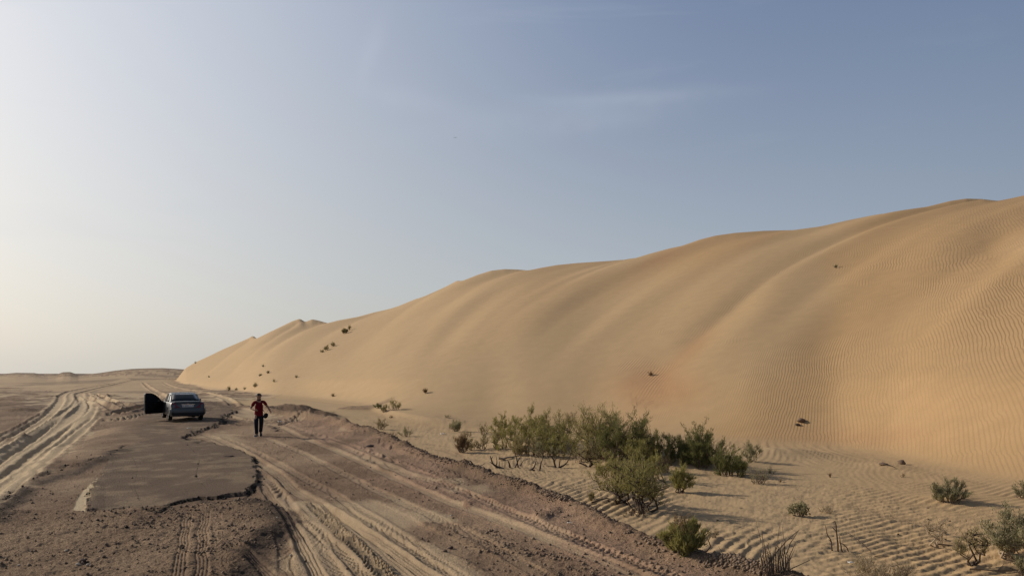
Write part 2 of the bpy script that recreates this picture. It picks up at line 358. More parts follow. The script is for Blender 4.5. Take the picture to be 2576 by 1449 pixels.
rut([(700, 1330), (715, 1380), (720, 1449), (715, 1560)], .26, .03, .02, .6, tread=.015, lam=.07)
rut([(880, 1250), (960, 1280), (1060, 1335), (1200, 1400), (1350, 1470)], .5, .02, .02, .9)
# faint tyre prints in the foreground dirt
rut([(545, 1290), (548, 1350), (552, 1449), (560, 1600)],   .20, .008, .004, .05, tread=.012, lam=.07)
rut([(470, 1290), (465, 1350), (450, 1449), (440, 1600)], .22, .008, .004, .1, groove=.008)
rut([(520, 1285), (510, 1350), (505, 1449), (500, 1600)], .22, .008, .004, .1, groove=.008)
# tracks of the left lane
rutL([(-600, 1400), (-200, 1210), (0, 1118), (60, 1085), (120, 1045), (150, 1012), (160, 992), (200, 980), (300, 962), (345, 955)], .8, .22, .14, .5)
rutL([(-600, 1370), (-200, 1190), (0, 1104), (60, 1072), (110, 1040)], .5, .2, .1, .2)
rutL([(-600, 1480), (-200, 1290), (0, 1180), (90, 1120), (160, 1065), (205, 1030), (212, 1010), (200, 994), (230, 982), (330, 958)], 1.1, .25, .14, .6)
rutL([(-400, 1420), (-100, 1280), (0, 1215), (90, 1145), (170, 1085), (222, 1045), (232, 1018), (215, 998)], .7, .2, .12, .7)
rutL([(-400, 1330), (-100, 1205), (0, 1150), (80, 1100), (140, 1055), (190, 1015), (195, 995)], .5, .16, .1, .3)
rutL([(-400, 1460), (-100, 1310), (0, 1245), (60, 1195), (130, 1140), (200, 1085), (240, 1050)], .6, .14, .1, .8)
# lanes that fan out behind the car's door
rut([(230, 1045), (300, 1040), (370, 1022), (430, 1010)], 1.0, .2, .14, .6)
rut([(250, 1060), (330, 1050), (420, 1030)], .6, .14, .1, .8)
rut([(215, 1000), (260, 1018), (290, 1035)], .8, .2, .14, .3)
rut([(235, 990), (280, 1010), (330, 1022)], .8, .2, .14, .3)
rut([(430, 1005), (400, 990), (375, 975), (360, 962)], .9, .12, .1, .8)
rut([(590, 1022), (560, 1000), (500, 985), (440, 975), (410, 962)], .9, .1, .08, .9)
rut([(560, 1045), (640, 1060), (740, 1055), (830, 1036)], .6, .1, .08, .7)
rut([(700, 1070), (760, 1055), (840, 1040)], .4, .1, .06, .6)
# dark dirt tongue between lanes
DT = zone([(1050, 1308), (1180, 1322), (1300, 1360), (1450, 1420), (1520, 1470), (1560, 1560), (1420, 1560), (1250, 1450), (1120, 1385), (1020, 1335)], .25, .9, .3)
sand *= 1 - DT
DB = zone([(-900, 1500), (0, 1290), (215, 1292), (430, 1278), (640, 1262), (700, 1275), (708, 1310), (700, 1345), (640, 1380), (610, 1410), (600, 1449), (590, 1700), (-900, 1900)], .18, 1, .18)
sand *= 1 - DB * .93
H += DB * .07                                                # the dirt bank stands above the sandy lane
clod = clod + DB * .5 + DT * .5

sand = np.clip(sand + (1 - sstep(60, 80, Ye)) * .25 * sstep(.5, .68, fbm(X * .5, Y * .28, 251, 4)) * (right < -.6), 0, 1)
# broken asphalt
SL1 = [(240, 1206), (262, 1180), (285, 1145), (325, 1118), (400, 1100), (465, 1100), (530, 1116), (600, 1134), (632, 1152), (645, 1175), (644, 1215), (632, 1242), (600, 1248), (540, 1256), (470, 1262), (425, 1272), (380, 1284), (330, 1276), (270, 1284), (214, 1289), (222, 1262)]
SL2 = [(330, 1075), (350, 1052), (420, 1030), (470, 1015), (545, 1010), (575, 1020), (590, 1040), (566, 1050), (560, 1062), (548, 1073), (520, 1080), (492, 1090), (468, 1101), (400, 1100), (330, 1110), (300, 1100)]
def slab(uv, nz, seed):
    P = plane(uv); Pc = np.vstack([P, P[:1]]); m = (Ye < 90) & (Ye > 8) & (Xe < 0)
    ins = inpoly(P, Xe, Ye); idx, d, s, L = polydist(Pc, Xe, Ye, 1.2)
    sdv = np.where(ins, 9., -9.); sdv[idx] = np.abs(d) * np.where(ins[idx], 1, -1)
    jag = (fbm(X * 2.6, Y * 2.6, seed, 5, .70) - .5) * nz * 1.5
    return sdv + jag
sd1 = slab(SL1, .30, 61)
e1 = sstep(-.012, .012, sd1)
sd2 = slab(SL2, .8, 63)
hard2 = sstep(440, 470, U) * (V > 1035)                    # only the near right rim of the second slab is a sharp break
e2 = np.where(hard2 > 0, sstep(-.02, .02, sd2), sstep(-.9, .9, sd2))
hfade1 = .35 + .65 * sstep(400, 560, U)
rimleft = .8 * (1 - sstep(225, 300, U)) * sstep(1170, 1230, V)
asph = np.maximum(e1, e2 * .95)
h1 = np.maximum(hfade1, rimleft)
H = H * (1 - .93 * asph) + e1 * .075 * h1 + e2 * (.09 * sstep(440, 480, U))
sand = sand * (1 - .92 * asph)
clod = clod * (1 - .9 * asph)
crumb = fbm(X * 5, Y * 5, 66, 3, .6)
t1 = np.exp(-(np.abs(sd1 + .015) / .038) ** 2) * sstep(.44, .60, crumb) * np.clip(sstep(600, 640, U) + sstep(395, 440, U) * (V > 1225) + rimleft * .5 + sstep(480, 520, U) * .5 * (V < 1160), 0, 1)
t2 = np.exp(-(np.abs(sd2 + .04) / .15) ** 2) * sstep(.42, .6, crumb) * hard2
tar = np.maximum(t1, t2)
# hairline breaks and further black crumbs
def crack(uv, wd, dep, seed, amt=1.0):
    P = catmull(plane(uv), 4); idx, d, s, L = polydist(P, Xe, Ye, wd * 4 + .5)
    jj = (fbm(Xe[idx] * 2.4, Ye[idx] * 2.4, seed, 4, .6) - .5) * wd * 5
    g = np.exp(-((d + jj) / wd) ** 2) * amt * sstep(.25, .5, fbm(Xe[idx] * 1.5, Ye[idx] * 1.5, seed + 5, 3))
    H[idx] -= dep * g; tar[idx] = np.maximum(tar[idx], g)
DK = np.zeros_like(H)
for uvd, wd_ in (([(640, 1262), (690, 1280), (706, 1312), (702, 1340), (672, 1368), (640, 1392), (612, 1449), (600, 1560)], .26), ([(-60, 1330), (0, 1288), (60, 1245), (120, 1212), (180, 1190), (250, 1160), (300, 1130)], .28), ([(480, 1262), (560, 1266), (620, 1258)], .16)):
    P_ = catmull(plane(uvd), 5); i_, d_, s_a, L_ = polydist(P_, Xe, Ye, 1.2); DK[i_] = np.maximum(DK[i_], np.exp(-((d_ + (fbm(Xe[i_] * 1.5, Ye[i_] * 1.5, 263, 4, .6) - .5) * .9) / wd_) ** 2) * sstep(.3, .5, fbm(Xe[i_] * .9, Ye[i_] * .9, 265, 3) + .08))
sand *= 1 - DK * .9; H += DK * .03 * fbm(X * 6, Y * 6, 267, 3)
crack([(470, 1100), (482, 1112), (492, 1117)], .12, .05, 81)
crack([(560, 1063), (605, 1069), (650, 1068), (690, 1072), (700, 1085)], .12, .06, 82)
crack([(566, 1050), (556, 1058), (566, 1064), (560, 1068)], .14, .05, 83)
for uvc in [[(285, 1210), (360, 1204), (450, 1210), (520, 1196)], [(330, 1150), (345, 1180), (338, 1225), (352, 1262)], [(470, 1120), (500, 1160), (492, 1200), (520, 1240)]]: crack(uvc, .012, .008, int(uvc[0][0]), .45)
crack([(380, 1285), (420, 1276), (470, 1264), (560, 1257), (630, 1246), (642, 1222)], .03, .03, 84)
crack([(365, 1292), (405, 1298), (430, 1285)], .05, .04, 86, .7)
crack([(150, 1175), (185, 1168), (225, 1158), (290, 1138), (310, 1120)], .10, .03, 87, .8)
crack([(0, 1262), (60, 1222), (120, 1192), (170, 1170)], .10, .03, 88, .45)
crack([(330, 1085), (380, 1080), (430, 1076)], .10, .02, 89, .5)
for uvc in [[(300, 1345), (330, 1338), (370, 1342)], [(180, 1330), (230, 1322), (290, 1320)], [(380, 1400), (440, 1385), (470, 1392)], [(120, 1290), (180, 1284), (215, 1286)], [(560, 1330), (600, 1322)], [(260, 1366), (320, 1356)]]:
    crack(uvc, .03, .02, int(uvc[0][0]), .5)

# berm along the lane
bi, bd, bs, bL = polydist(BW, X, Y, 3.0)
btop = .22 + .16 * fbm(bs * .5, bs * 0, 91, 3) + .18 * np.exp(-((bs - (bL * .0 + 0)) / 9) ** 2)
farb = sstep(20, 45, Y[bi])
prof_b = np.where(bd < 0, np.exp(-(bd / (.30 + .4 * farb)) ** 2), np.exp(-(bd / (.22 + .25 * farb)) ** 2))
H[bi] += btop * .62 * prof_b * (.75 + .6 * (fbm(X[bi] * 2, Y[bi] * 2, 93, 4) - .3)) * (.8 + farb) * (1 - sstep(50, 58, Y[bi]))
clod[bi] += 1.1 * prof_b * (1 - .5 * farb)
sand[bi] *= 1 - .96 * sstep(.12, .5, prof_b * (.7 + .6 * n2[bi]))
# heaps of dark earth beyond the walker
def heap(u, v, ru, hpx, rv_m, ru2=None, dark=1.0):
    Yc_ = K / (v - HZ); Xc = (u - CX) / F * Yc_; rx = ru / F * Yc_; hm = hpx / F * Yc_
    dx = (X - Xc) / rx; dy = (Y - Yc_) / rv_m
    r = dx * dx + dy * dy
    g = np.exp(-r ** 1.3 * 1.1) * (.75 + .5 * fbm(X * 1.3, Y * 1.0, int(u), 4))
    g = np.where(r < 6, g, 0)
    H[:] += hm * g; m = sstep(.22, .5, g) * dark; sand[:] *= 1 - m * .95; clod[:] += .7 * m
heap(735, 1030, 62, 25, 1.7)
heap(800, 1034, 50, 15, 1.5)
heap(690, 1028, 20, 7, 1.0)
heap(905, 1024, 60, 6, 1.5, dark=.6)
heap(970, 1022, 24, 7, .8, dark=.5)
for (u_, v_, r_, h_) in [(772, 1052, 40, 7), (830, 1046, 50, 9), (890, 1052, 40, 9), (925, 1068, 24, 8), (800, 1066, 50, 8), (850, 1076, 40, 9), (900, 1094, 50, 10), (960, 1112, 45, 12), (1010, 1128, 30, 8), (120, 1000, 40, 4), (30, 1010, 60, 6), (60, 1035, 60, 7), (20, 975, 40, 3), (38, 1090, 30, 7), (270, 1000, 40, 5), (300, 1020, 40, 5), (1180, 1268, 16, 5), (1170, 1180, 22, 6), (1368, 1298, 24, 9), (1395, 1285, 18, 5), (250, 1160, 40, 6), (190, 1172, 30, 6)]:
    heap(u_, v_, r_, h_, .9 if v_ < 1100 else .35, dark=.8)
# brushwood hummocks in the hollow
def hummock(u, v, ru, hm, rv=None):
    z0 = -.85; Yc_ = F * (CAMH - z0) / (v - HZ); Xc = (u - CX) / F * Yc_; rx = ru / F * Yc_
    g = np.exp(-((X - Xc) / rx) ** 2 - ((Y - Yc_) / (rv or rx)) ** 2); H[:] += hm * g
hummock(1700, 1170, 150, .42, 1.6); hummock(1380, 1130, 130, .45, 1.8); hummock(1560, 1250, 60, .15); hummock(1960, 1150, 120, .30, 1.3); hummock(2400, 1265, 60, .10); hummock(1620, 1110, 120, .25, 2)
hummock(2560, 1410, 120, .16); hummock(1300, 1165, 60, .12); hummock(2240, 1180, 50, .10)

# clods and dust relief
sand = np.clip(sand, 0, 1)
fine = fbm(X * 9, Y * 9, 101, 4, .6, True); cl2 = fbm(X * 3.2, Y * 3.2, 103, 4, .55)
dirtm = (1 - sand) * (1 - asph) 
fadeN = 1 - sstep(45, 90, Y)
H += dirtm * clod * fadeN * ((fine - .5) * .035 + (cl2 - .5) * .07)
H += (1 - asph) * sand * (1 - wdune) * fadeN * (fbm(X * 2, Y * 2, 107, 3) - .5) * .03
H += (1 - wdune) * sstep(30, 60, Y) * (1 - sstep(180, 300, Y)) * (fbm(X * .55, Y * .35, 109, 4, .6, True) - .55) * (.28 - .16 * sand) * (right < 1)

# ---- wind ripples: phase fields along world directions
def phase(az, lam, seed, warp=1.6, ws=5.0):
    a = math.radians(az); q = (X * math.cos(a) - Y * math.sin(a)) / lam
    return q + (fbm(X / ws, Y / (ws * 1.7), seed, 3) - .5) * warp * 2 + (fbm(X / 1.3, Y / 2.0, seed + 3, 2) - .5) * .9
ph1 = phase(29, .25, 121, 3.6, 8.0) + .5 * sstep(.48, .52, fbm(X / 1.9, Y / 3.1, 247, 3))
phd = phase(29, .15, 121, 5.0, 9.0) + .5 * sstep(.485, .515, fbm(X / 3.1, Y / 5.2, 241, 3)) + .5 * sstep(.485, .515, fbm(X / 2.3, Y / 4.1, 243, 3))
phf = phase(29, .235, 171, 4.5, 14.0) + .5 * sstep(.485, .515, fbm(X / 5.1, Y / 9.2, 245, 3))
farm = sstep(36, 72, Y + (n3 - .5) * 50); phd = np.where(farm > .5, phf, phd); seam = 1 - np.exp(-((farm - .5) / .22) ** 2)
ph2 = phase(58, .25, 125, 1.8, 3.4)
ph3 = phase(84, .22, 127, 1.2, 2.6)
def rshape(p):
    t = p % 1.0
    return np.where(t < .68, sstep(0, .68, t), 1 - sstep(.68, 1, t))
hol = sstep(.5, 1.6, right) * (1 - sstep(-.05, .35, dd.ravel() - zb)) * hol_fade
m2 = sstep(1780, 2050, U - (V - 1200) * .4 + (n1 - .5) * 260) 
m3 = np.clip(sstep(1620, 1800, U + (n1 - .5) * 120) - sstep(2000, 2180, U), 0, 1) * sstep(1150, 1190, V) * (1 - .8 * sstep(1290, 1370, V))
wa = (1 - m2) * (1 - m3); wb = m2 * (1 - m3); wc = m3
amp = .55 + .9 * sstep(.35, .65, fbm(X / 2.6, Y / 4, 131, 3))
amp *= (.15 + .85 * sstep(1120, 1330, U + (V - 1170) * 1.2)) * (1 - .6 * sstep(1350, 1000, U) * (1 - sstep(1160, 1200, V))) 
H += hol * amp * (wa * .032 * rshape(ph1) + wb * .023 * rshape(ph2) + wc * .017 * rshape(ph3))
H += hol * sstep(1370, 1450, V) * sstep(2050, 2250, U) * .05 * fbm(X * 1.7, Y * 1.7, 135, 2, .5, True)
# amplitude of the ripples on the dune face (drawn by the material as fine relief)
vd = V; ad = np.zeros_like(zt)
ad = np.maximum(ad, sstep(1250, 1650, U + (vd - 800) * .6) * sstep(520, 700, vd + (U - 1900) * .12))
ad *= .55 + .75 * sstep(.36, .6, fbm(ac / 9, al / 26, 141, 3))
ad = np.maximum(ad, sstep(2150, 2450, U) * sstep(780, 950, vd) * .8)
ad = ad * (.85 + .8 * fbm(X / 5, Y / 8, 145, 3)) * (1 + .5 * sstep(60, 110, Y)) * (1 - .35 * sstep(1950, 2350, U))
ad = np.maximum(ad, np.exp(-((U - 1650) / 160) ** 2 - ((vd - 1040) / 60) ** 2) * .9)
ad *= 1 - .8 * np.exp(-((U - (1800 - (vd - 960) * .55)) / 42) ** 2) * (vd > 880) * (vd < 1130)
ad = ad * wdune * (1 - hol) * (.25 + .75 * seam) * np.where(farm > .5, 1.2, 1.0) * (1 - .5 * sstep(95, 140, Y))
H *= np.where(wdune > .9, .0, 1) if False else (1 - wdune * .85 * (H > 0) * (right > 2))

z = zt + H

# ---- colours: soil of each patch, plus a sunlit tone painted on the dune
def lin(r, g, b):
    f = lambda c: ((c / 255 + .055) / 1.055) ** 2.4 if c / 255 > .04045 else c / 255 / 12.92
    return np.array([f(r), f(g), f(b)])
c_dune = np.array([.432, .300, .168]); c_red = np.array([.40, .232, .122]); c_hol = np.array([.43, .308, .178]); c_lane = np.array([.46, .355, .23])
c_dirt = np.array([.190, .126, .082]); c_dirt2 = np.array([.30, .207, .134]); c_asph = np.array([.158, .110, .078]); c_tar = np.array([.018, .014, .012])
c_redsoil = np.array([.33, .215, .145])
mix = lambda a, b, t: a + (b - a) * t[:, None]
dn = fbm(X * .35, Y * .3, 151, 4)
dirt = mix(c_dirt[None], c_dirt2[None], sstep(.38, .66, dn * .6 + n1 * .4))
REDL = zone([(700, 1050), (820, 1062), (1000, 1125), (1180, 1186), (1430, 1276), (1640, 1376), (1960, 1465), (2200, 1600), (1700, 1600), (1500, 1440), (1200, 1310), (1000, 1230), (860, 1160), (760, 1100)], .8, 1, .6)
dirt = mix(dirt, c_redsoil[None], np.clip(REDL * sstep(.3, .6, n1 + .08), 0, 1) * .8)
lane_here = mix(c_lane[None], np.array([[.40, .30, .195]]), sstep(330, 480, U) * (Ye < 60)) * (.86 + .28 * n1[:, None])
dsand = mix(lane_here, c_hol[None], sstep(0, 1, right))
holc = mix(c_hol[None], np.array([[.455, .312, .168]]), sstep(1950, 2350, U) * .8)
dsand = np.where((right > .3)[:, None], holc, dsand)
dun = mix(c_dune[None], c_dune[None] * np.array([[.93, .88, .82]]), sstep(.4, .62, fbm(ac / 14, al / 60, 161, 3)))
redm = np.exp(-((U - 1640) / 110) ** 2 - ((V - 975) / 52) ** 2) * 1.1 + np.exp(-((U - 1655) / 70) ** 2 - ((V - 652 + (U - 1655) * .45) / 14) ** 2) * .8
redm += np.exp(-((U - 2170) / 190) ** 2 - ((V - 1098) / 26) ** 2) * .35 + np.exp(-((U - 1420) / 230) ** 2 - ((V - 1060) / 26) ** 2) * .35 + np.exp(-((U - 1050) / 150) ** 2 - ((V - 1045) / 18) ** 2) * .35 + np.exp(-((U - 1740) / 60) ** 2 - ((V - 880 - (1740 - U) * .8) / 26) ** 2) * .6
redm *= .55 + .9 * (fbm(ac / 3.5, al / 12, 163, 3))
dun = mix(dun, c_red[None], np.clip(redm, 0, 1))
sunlit_pale = sstep(1900, 1000, U) * .85  # left face painted paler, standing in for sand turned to the sun
dun = mix(dun, np.array([[.485, .345, .20]]), sunlit_pale)
sandc = mix(dsand, dun, wdune)
sandc = mix(sandc, np.array([[.41, .295, .185]]), (1 - wdune) * sstep(60, 110, Y) * .9)
sm = sstep(.12, .88, sand + (n2 - .5) * .45 * (sand > .02) * (sand < .98))
sandc = mix(sandc, c_dune[None], (right > 0) * sstep(-.9, -.1, (dd.ravel() - zb)) * (1 - wdune) * .8)
soil = mix(dirt, sandc, sm)
ag = fbm(X * 1.7, Y * 1.3, 261, 4); soil = mix(soil, c_asph[None] * (.72 + .42 * ag[:, None]), asph)
dustm = asph * sstep(.50, .68, fbm(X * 1.6, Y * 1.5, 171, 5)) * .4
soil = mix(soil, c_lane[None] * .75, dustm)
soil = mix(soil, np.array([[.55, .44, .29]]), STRIP * (1 - asph))
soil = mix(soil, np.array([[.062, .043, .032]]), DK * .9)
soil = mix(soil, c_tar[None], np.clip(tar, 0, 1))
# darker hillocks on the far left skyline
soil = mix(soil, np.array([[.14, .10, .075]]), (1 - wdune) * sstep(262, 330, Y + (n3 - .5) * 60) * (.35 + .6 * sstep(120, 145, U) * (1 - sstep(205, 225, U)) + .45 * (U < 110) + .25 * (U > 240)))
bandd = sstep(.52, .62, fbm(X / 26, Y / 17, 173, 4)) * sstep(60, 90, Y) * (1 - sstep(240, 280, Y)) * (1 - wdune)
soil = mix(soil, np.array([[.17, .12, .085]]), bandd * .5 * (1 - PALE))
soil = mix(soil, np.array([[.15, .105, .075]]), sstep(.5, .62, fbm(X / 5, Y / 9, 175, 4)) * sstep(40, 55, Y) * (1 - sstep(70, 90, Y)) * (U < 420) * (1 - PALE) * .6)

verts = np.stack([X, Y, z], 1).astype(np.float32)
gi = np.arange(NU * NY).reshape(NY, NU)
quads = np.stack([gi[:-1, :-1], gi[:-1, 1:], gi[1:, 1:], gi[1:, :-1]], -1).reshape(-1, 4)
qd = is_dune[quads].sum(1) >= 3
qa = (asph > .5)[quads].sum(1) >= 3
kind = np.where(qd, 1, np.where(qa, 2, 0))

def place(u, v):
    """point of the ground seen at pixel (u, v)"""
    j = int(np.searchsorted(us, u)); j = min(max(j, 1), NU - 1)
    t = (u - us[j - 1]) / (us[j] - us[j - 1]); zz = z.reshape(NY, NU); zc = zz[:, j - 1] * (1 - t) + zz[:, j] * t
    vv = HZ - (zc - CAMH) / ys * F
    for i in range(1, NY):
        if vv[i] <= v and ys[i] > 7.5:
            s = (v - vv[i - 1]) / (vv[i] - vv[i - 1] + 1e-9); s = min(max(s, 0), 1); yy = ys[i - 1] + (ys[i] - ys[i - 1]) * s
            return Vector(((u - CX) / F * yy, yy, zc[i - 1] + (zc[i] - zc[i - 1]) * s))
    return None
def ground_z(x, y):
    u = CX + F * x / y; j = min(max(int(np.searchsorted(us, u)), 1), NU - 1); i = min(max(int(np.searchsorted(ys, y)), 1), NY - 1)
    tu = (u - us[j - 1]) / (us[j] - us[j - 1]); ty = (y - ys[i - 1]) / (ys[i] - ys[i - 1]); zz = z.reshape(NY, NU)
    return float((zz[i - 1, j - 1] * (1 - tu) + zz[i - 1, j] * tu) * (1 - ty) + (zz[i, j - 1] * (1 - tu) + zz[i, j] * tu) * ty)

# ------------------------------------------------------------------ materials
def nt_mat(name):
    m = bpy.data.materials.new(name); m.use_nodes = True; nt = m.node_tree; b = nt.nodes['Principled BSDF']; return m, nt, b
def ground_material():
    m, nt, b = nt_mat('desert_soil'); L = nt.links; N = nt.nodes
    def att(n, t='Fac'):
        a = N.new('ShaderNodeAttribute'); a.attribute_name = n; return a.outputs[t]
    def M(op, a, b_=None, c=None, cl=False):
        n = N.new('ShaderNodeMath'); n.operation = op; n.use_clamp = cl
        for i, v in enumerate((a, b_, c)):
            if v is None: continue
            if isinstance(v, (int, float)): n.inputs[i].default_value = v
            else: L.new(v, n.inputs[i])
        return n.outputs[0]
    geo = N.new('ShaderNodeNewGeometry')
    def noise(scale, det=4, rough=.55, dist=0, vec=None):
        n = N.new('ShaderNodeTexNoise'); n.inputs['Scale'].default_value = scale; n.inputs['Detail'].default_value = det; n.inputs['Roughness'].default_value = rough; n.inputs['Distortion'].default_value = dist
        L.new(vec or geo.outputs['Position'], n.inputs['Vector']); return n.outputs['Fac']
    col = att('soil', 'Color'); clod_a = att('clod'); rp = att('rphase'); ra = att('ramp')
    # mottling
    f1 = noise(14, 5, .65); f2 = noise(1.1, 4); f3 = noise(70, 3, .6)
    g = M('ADD', 1.0, M('MULTIPLY', M('SUBTRACT', f1, .5), M('ADD', M('MULTIPLY', clod_a, 1.15), .10)))
    g = M('ADD', g, M('MULTIPLY', M('SUBTRACT', f2, .5), .22))
    g = M('ADD', g, M('MULTIPLY', M('SUBTRACT', f3, .5), M('ADD', M('MULTIPLY', clod_a, .55), .12)))
    mul = N.new('ShaderNodeVectorMath'); mul.operation = 'SCALE'; L.new(col, mul.inputs[0]); L.new(g, mul.inputs['Scale'])
    L.new(mul.outputs[0], b.inputs['Base Color'])
    b.inputs['Roughness'].default_value = .95; b.inputs['Specular IOR Level'].default_value = .12
    # relief
    vor = N.new('ShaderNodeTexVoronoi'); vor.inputs['Scale'].default_value = 22; vor.feature = 'F1'; L.new(geo.outputs['Position'], vor.inputs['Vector'])
    peb = M('SUBTRACT', .5, vor.outputs['Distance'], None, True)
    hc = M('MULTIPLY', M('ADD', M('MULTIPLY', noise(26, 6, .7), .05), M('MULTIPLY', peb, .03)), clod_a)
    hs = M('MULTIPLY', noise(90, 3, .6), .004)
    fr = M('FRACT', rp)
    # asymmetrical ripple: gentle rise, quick fall
    up_ = M('SMOOTH_MIN', M('DIVIDE', fr, .66), M('DIVIDE', M('SUBTRACT', 1.0, fr), .34), 0.5)
    up_.node.inputs[2].default_value = .5
    rv = noise(.55, 3)
    hr = M('MULTIPLY', M('MULTIPLY', up_, ra), M('ADD', .004, M('MULTIPLY', rv, .012)))
    tot = M('ADD', M('ADD', hc, hs), hr)
    bp = N.new('ShaderNodeBump'); bp.inputs['Strength'].default_value = 1.0; bp.inputs['Distance'].default_value = 1.0
    L.new(tot, bp.inputs['Height']); L.new(bp.outputs[0], b.inputs['Normal'])
    return m
soil_mat = ground_material()

def grid_object(name, k, label=None):
    q = quads[kind == k]; used, inv = np.unique(q, return_inverse=True); inv = inv.reshape(-1)
    me = bpy.data.meshes.new(name); n = len(used); nf = len(q)
    me.vertices.add(n); me.vertices.foreach_set('co', verts[used].ravel())
    me.loops.add(nf * 4); me.loops.foreach_set('vertex_index', inv.astype(np.int32))
    me.polygons.add(nf); me.polygons.foreach_set('loop_start', np.arange(0, nf * 4, 4, dtype=np.int32))
    me.update(calc_edges=True); me.polygons.foreach_set('use_smooth', np.ones(nf, bool))
    a = me.attributes.new('soil', 'FLOAT_COLOR', 'POINT'); a.data.foreach_set('color', np.hstack([soil[used], np.ones((n, 1))]).astype(np.float32).ravel())
    for nm, arr in (('clod', dirtm * np.clip(clod, 0, 2) * (1 - .5 * sstep(30, 80, Y)) + asph * .95 + sand * (.04 + .50 * sstep(.5, -.3, right) * (Ye < 50)) + np.clip(tar, 0, 1) * .8), ('rphase', phd + 400), ('ramp', ad)):
        a = me.attributes.new(nm, 'FLOAT', 'POINT'); a.data.foreach_set('value', arr[used].astype(np.float32))
    me.materials.append(soil_mat)
    o = bpy.data.objects.new(name, me); C.objects.link(o); o['kind'] = 'structure'
    return o
def back_plain():
    gx = np.linspace(-900, 900, 91); gy = -np.geomspace(1, 1400, 60) + 4.4; Gx, Gy = np.meshgrid(gx, gy); Gz = -.95 + (fbm(Gx / 40, Gy / 40, 401, 3) - .5) * 3 * sstep(-10, -120, Gy) - 0.02
    V_ = np.stack([Gx, Gy, Gz], 2).reshape(-1, 3); n = 91; q_ = [(i * n + j, (i + 1) * n + j, (i + 1) * n + j + 1, i * n + j + 1) for i in range(59) for j in range(90)]
    me = bpy.data.meshes.new('sand_plain'); me.from_pydata(V_.tolist(), [], q_); me.update(); me.polygons.foreach_set('use_smooth', [True] * len(me.polygons))
    nv = len(V_); a = me.attributes.new('soil', 'FLOAT_COLOR', 'POINT'); a.data.foreach_set('color', np.tile([.26, .185, .12, 1], nv).astype(np.float32))
    for nm in ('clod', 'rphase', 'ramp'): a = me.attributes.new(nm, 'FLOAT', 'POINT'); a.data.foreach_set('value', np.full(nv, .3 if nm == 'clod' else 0, np.float32))
    me.materials.append(soil_mat); o = bpy.data.objects.new('sand_plain', me); C.objects.link(o); o['kind'] = 'structure'
back_plain()
grid_object('ground', 0); grid_object('sand_dune', 1); grid_object('road', 2)

# ------------------------------------------------------------------ object helpers
def simple_mat(name, col, rough=.7, metal=0.0, spec=.3, var=0.0, scale=8.0, coat=0.0, bump=0.0):
    m, nt, b = nt_mat(name); b.inputs['Roughness'].default_value = rough; b.inputs['Metallic'].default_value = metal
    b.inputs['Specular IOR Level'].default_value = spec; b.inputs['Coat Weight'].default_value = coat
    tcn = nt.nodes.new('ShaderNodeTexCoord'); n = nt.nodes.new('ShaderNodeTexNoise'); n.inputs['Scale'].default_value = scale; n.inputs['Detail'].default_value = 4
    nt.links.new(tcn.outputs['Object'], n.inputs['Vector'])
    mx = nt.nodes.new('ShaderNodeMix'); mx.data_type = 'RGBA'
    mx.inputs[6].default_value = (*[max(0, c * (1 - var)) for c in col], 1); mx.inputs[7].default_value = (*[c * (1 + var) for c in col], 1)
    nt.links.new(n.outputs['Fac'], mx.inputs[0]); nt.links.new(mx.outputs[2], b.inputs['Base Color'])
    if bump:
        bp = nt.nodes.new('ShaderNodeBump'); bp.inputs['Distance'].default_value = bump; nt.links.new(n.outputs['Fac'], bp.inputs['Height']); nt.links.new(bp.outputs[0], b.inputs['Normal'])
    return m
def mesh_obj(name, vs, fs, mat, parent=None, smooth=True, loc=None):
    me = bpy.data.meshes.new(name); me.from_pydata([tuple(v) for v in vs], [], [tuple(f) for f in fs]); me.update()
    if smooth: me.polygons.foreach_set('use_smooth', [True] * len(me.polygons))
    me.materials.append(mat); o = bpy.data.objects.new(name, me); C.objects.link(o)
    if parent: o.parent = parent
    if loc is not None: o.location = loc
    return o
def tag(o, label, cat, group=None, kind_=None):
    if kind_: o['kind'] = kind_
    if label: o['label'] = label
    if cat: o['category'] = cat
    if group: o['group'] = group
    return o
def empty(name, loc, rz=0):
    o = bpy.data.objects.new(name, None); o.empty_display_size = .2; C.objects.link(o); o.location = loc; o.rotation_euler = (0, 0, rz); return o
class MB:
    def __init__(s): s.v = []; s.f = []
    def add(s, vs, fs):
        n = len(s.v); s.v += [tuple(v) for v in vs]; s.f += [tuple(i + n for i in f) for f in fs]
    def tube(s, pts, radii, sides=4):
        n = len(s.v); prev = None
        for i, p in enumerate(pts):
            p = Vector(p); d = (Vector(pts[min(i + 1, len(pts) - 1)]) - Vector(pts[max(i - 1, 0)]))
            d = d.normalized() if d.length > 1e-7 else Vector((0, 0, 1))
            a = d.cross(Vector((0.31, .83, .2))).normalized(); b_ = d.cross(a)
            for k in range(sides):
                t = 2 * math.pi * k / sides; s.v.append(tuple(p + (a * math.cos(t) + b_ * math.sin(t)) * radii[i]))
        for i in range(len(pts) - 1):
            for k in range(sides):
                a0 = n + i * sides + k; a1 = n + i * sides + (k + 1) % sides; s.f.append((a0, a1, a1 + sides, a0 + sides))
        s.f.append(tuple(n + (len(pts) - 1) * sides + k for k in range(sides)))
    def box(s, c, d, rz=0):
        x, y, z_ = d[0] / 2, d[1] / 2, d[2] / 2; R = Matrix.Rotation(rz, 3, 'Z')
        s.add([Vector(c) + R @ Vector((a * x, b_ * y, e * z_)) for a in (-1, 1) for b_ in (-1, 1) for e in (-1, 1)], [(0, 1, 3, 2), (4, 6, 7, 5), (0, 4, 5, 1), (2, 3, 7, 6), (0, 2, 6, 4), (1, 5, 7, 3)])
    def build(s, name, mat, parent=None, smooth=True, loc=None): return mesh_obj(name, s.v, s.f, mat, parent, smooth, loc)
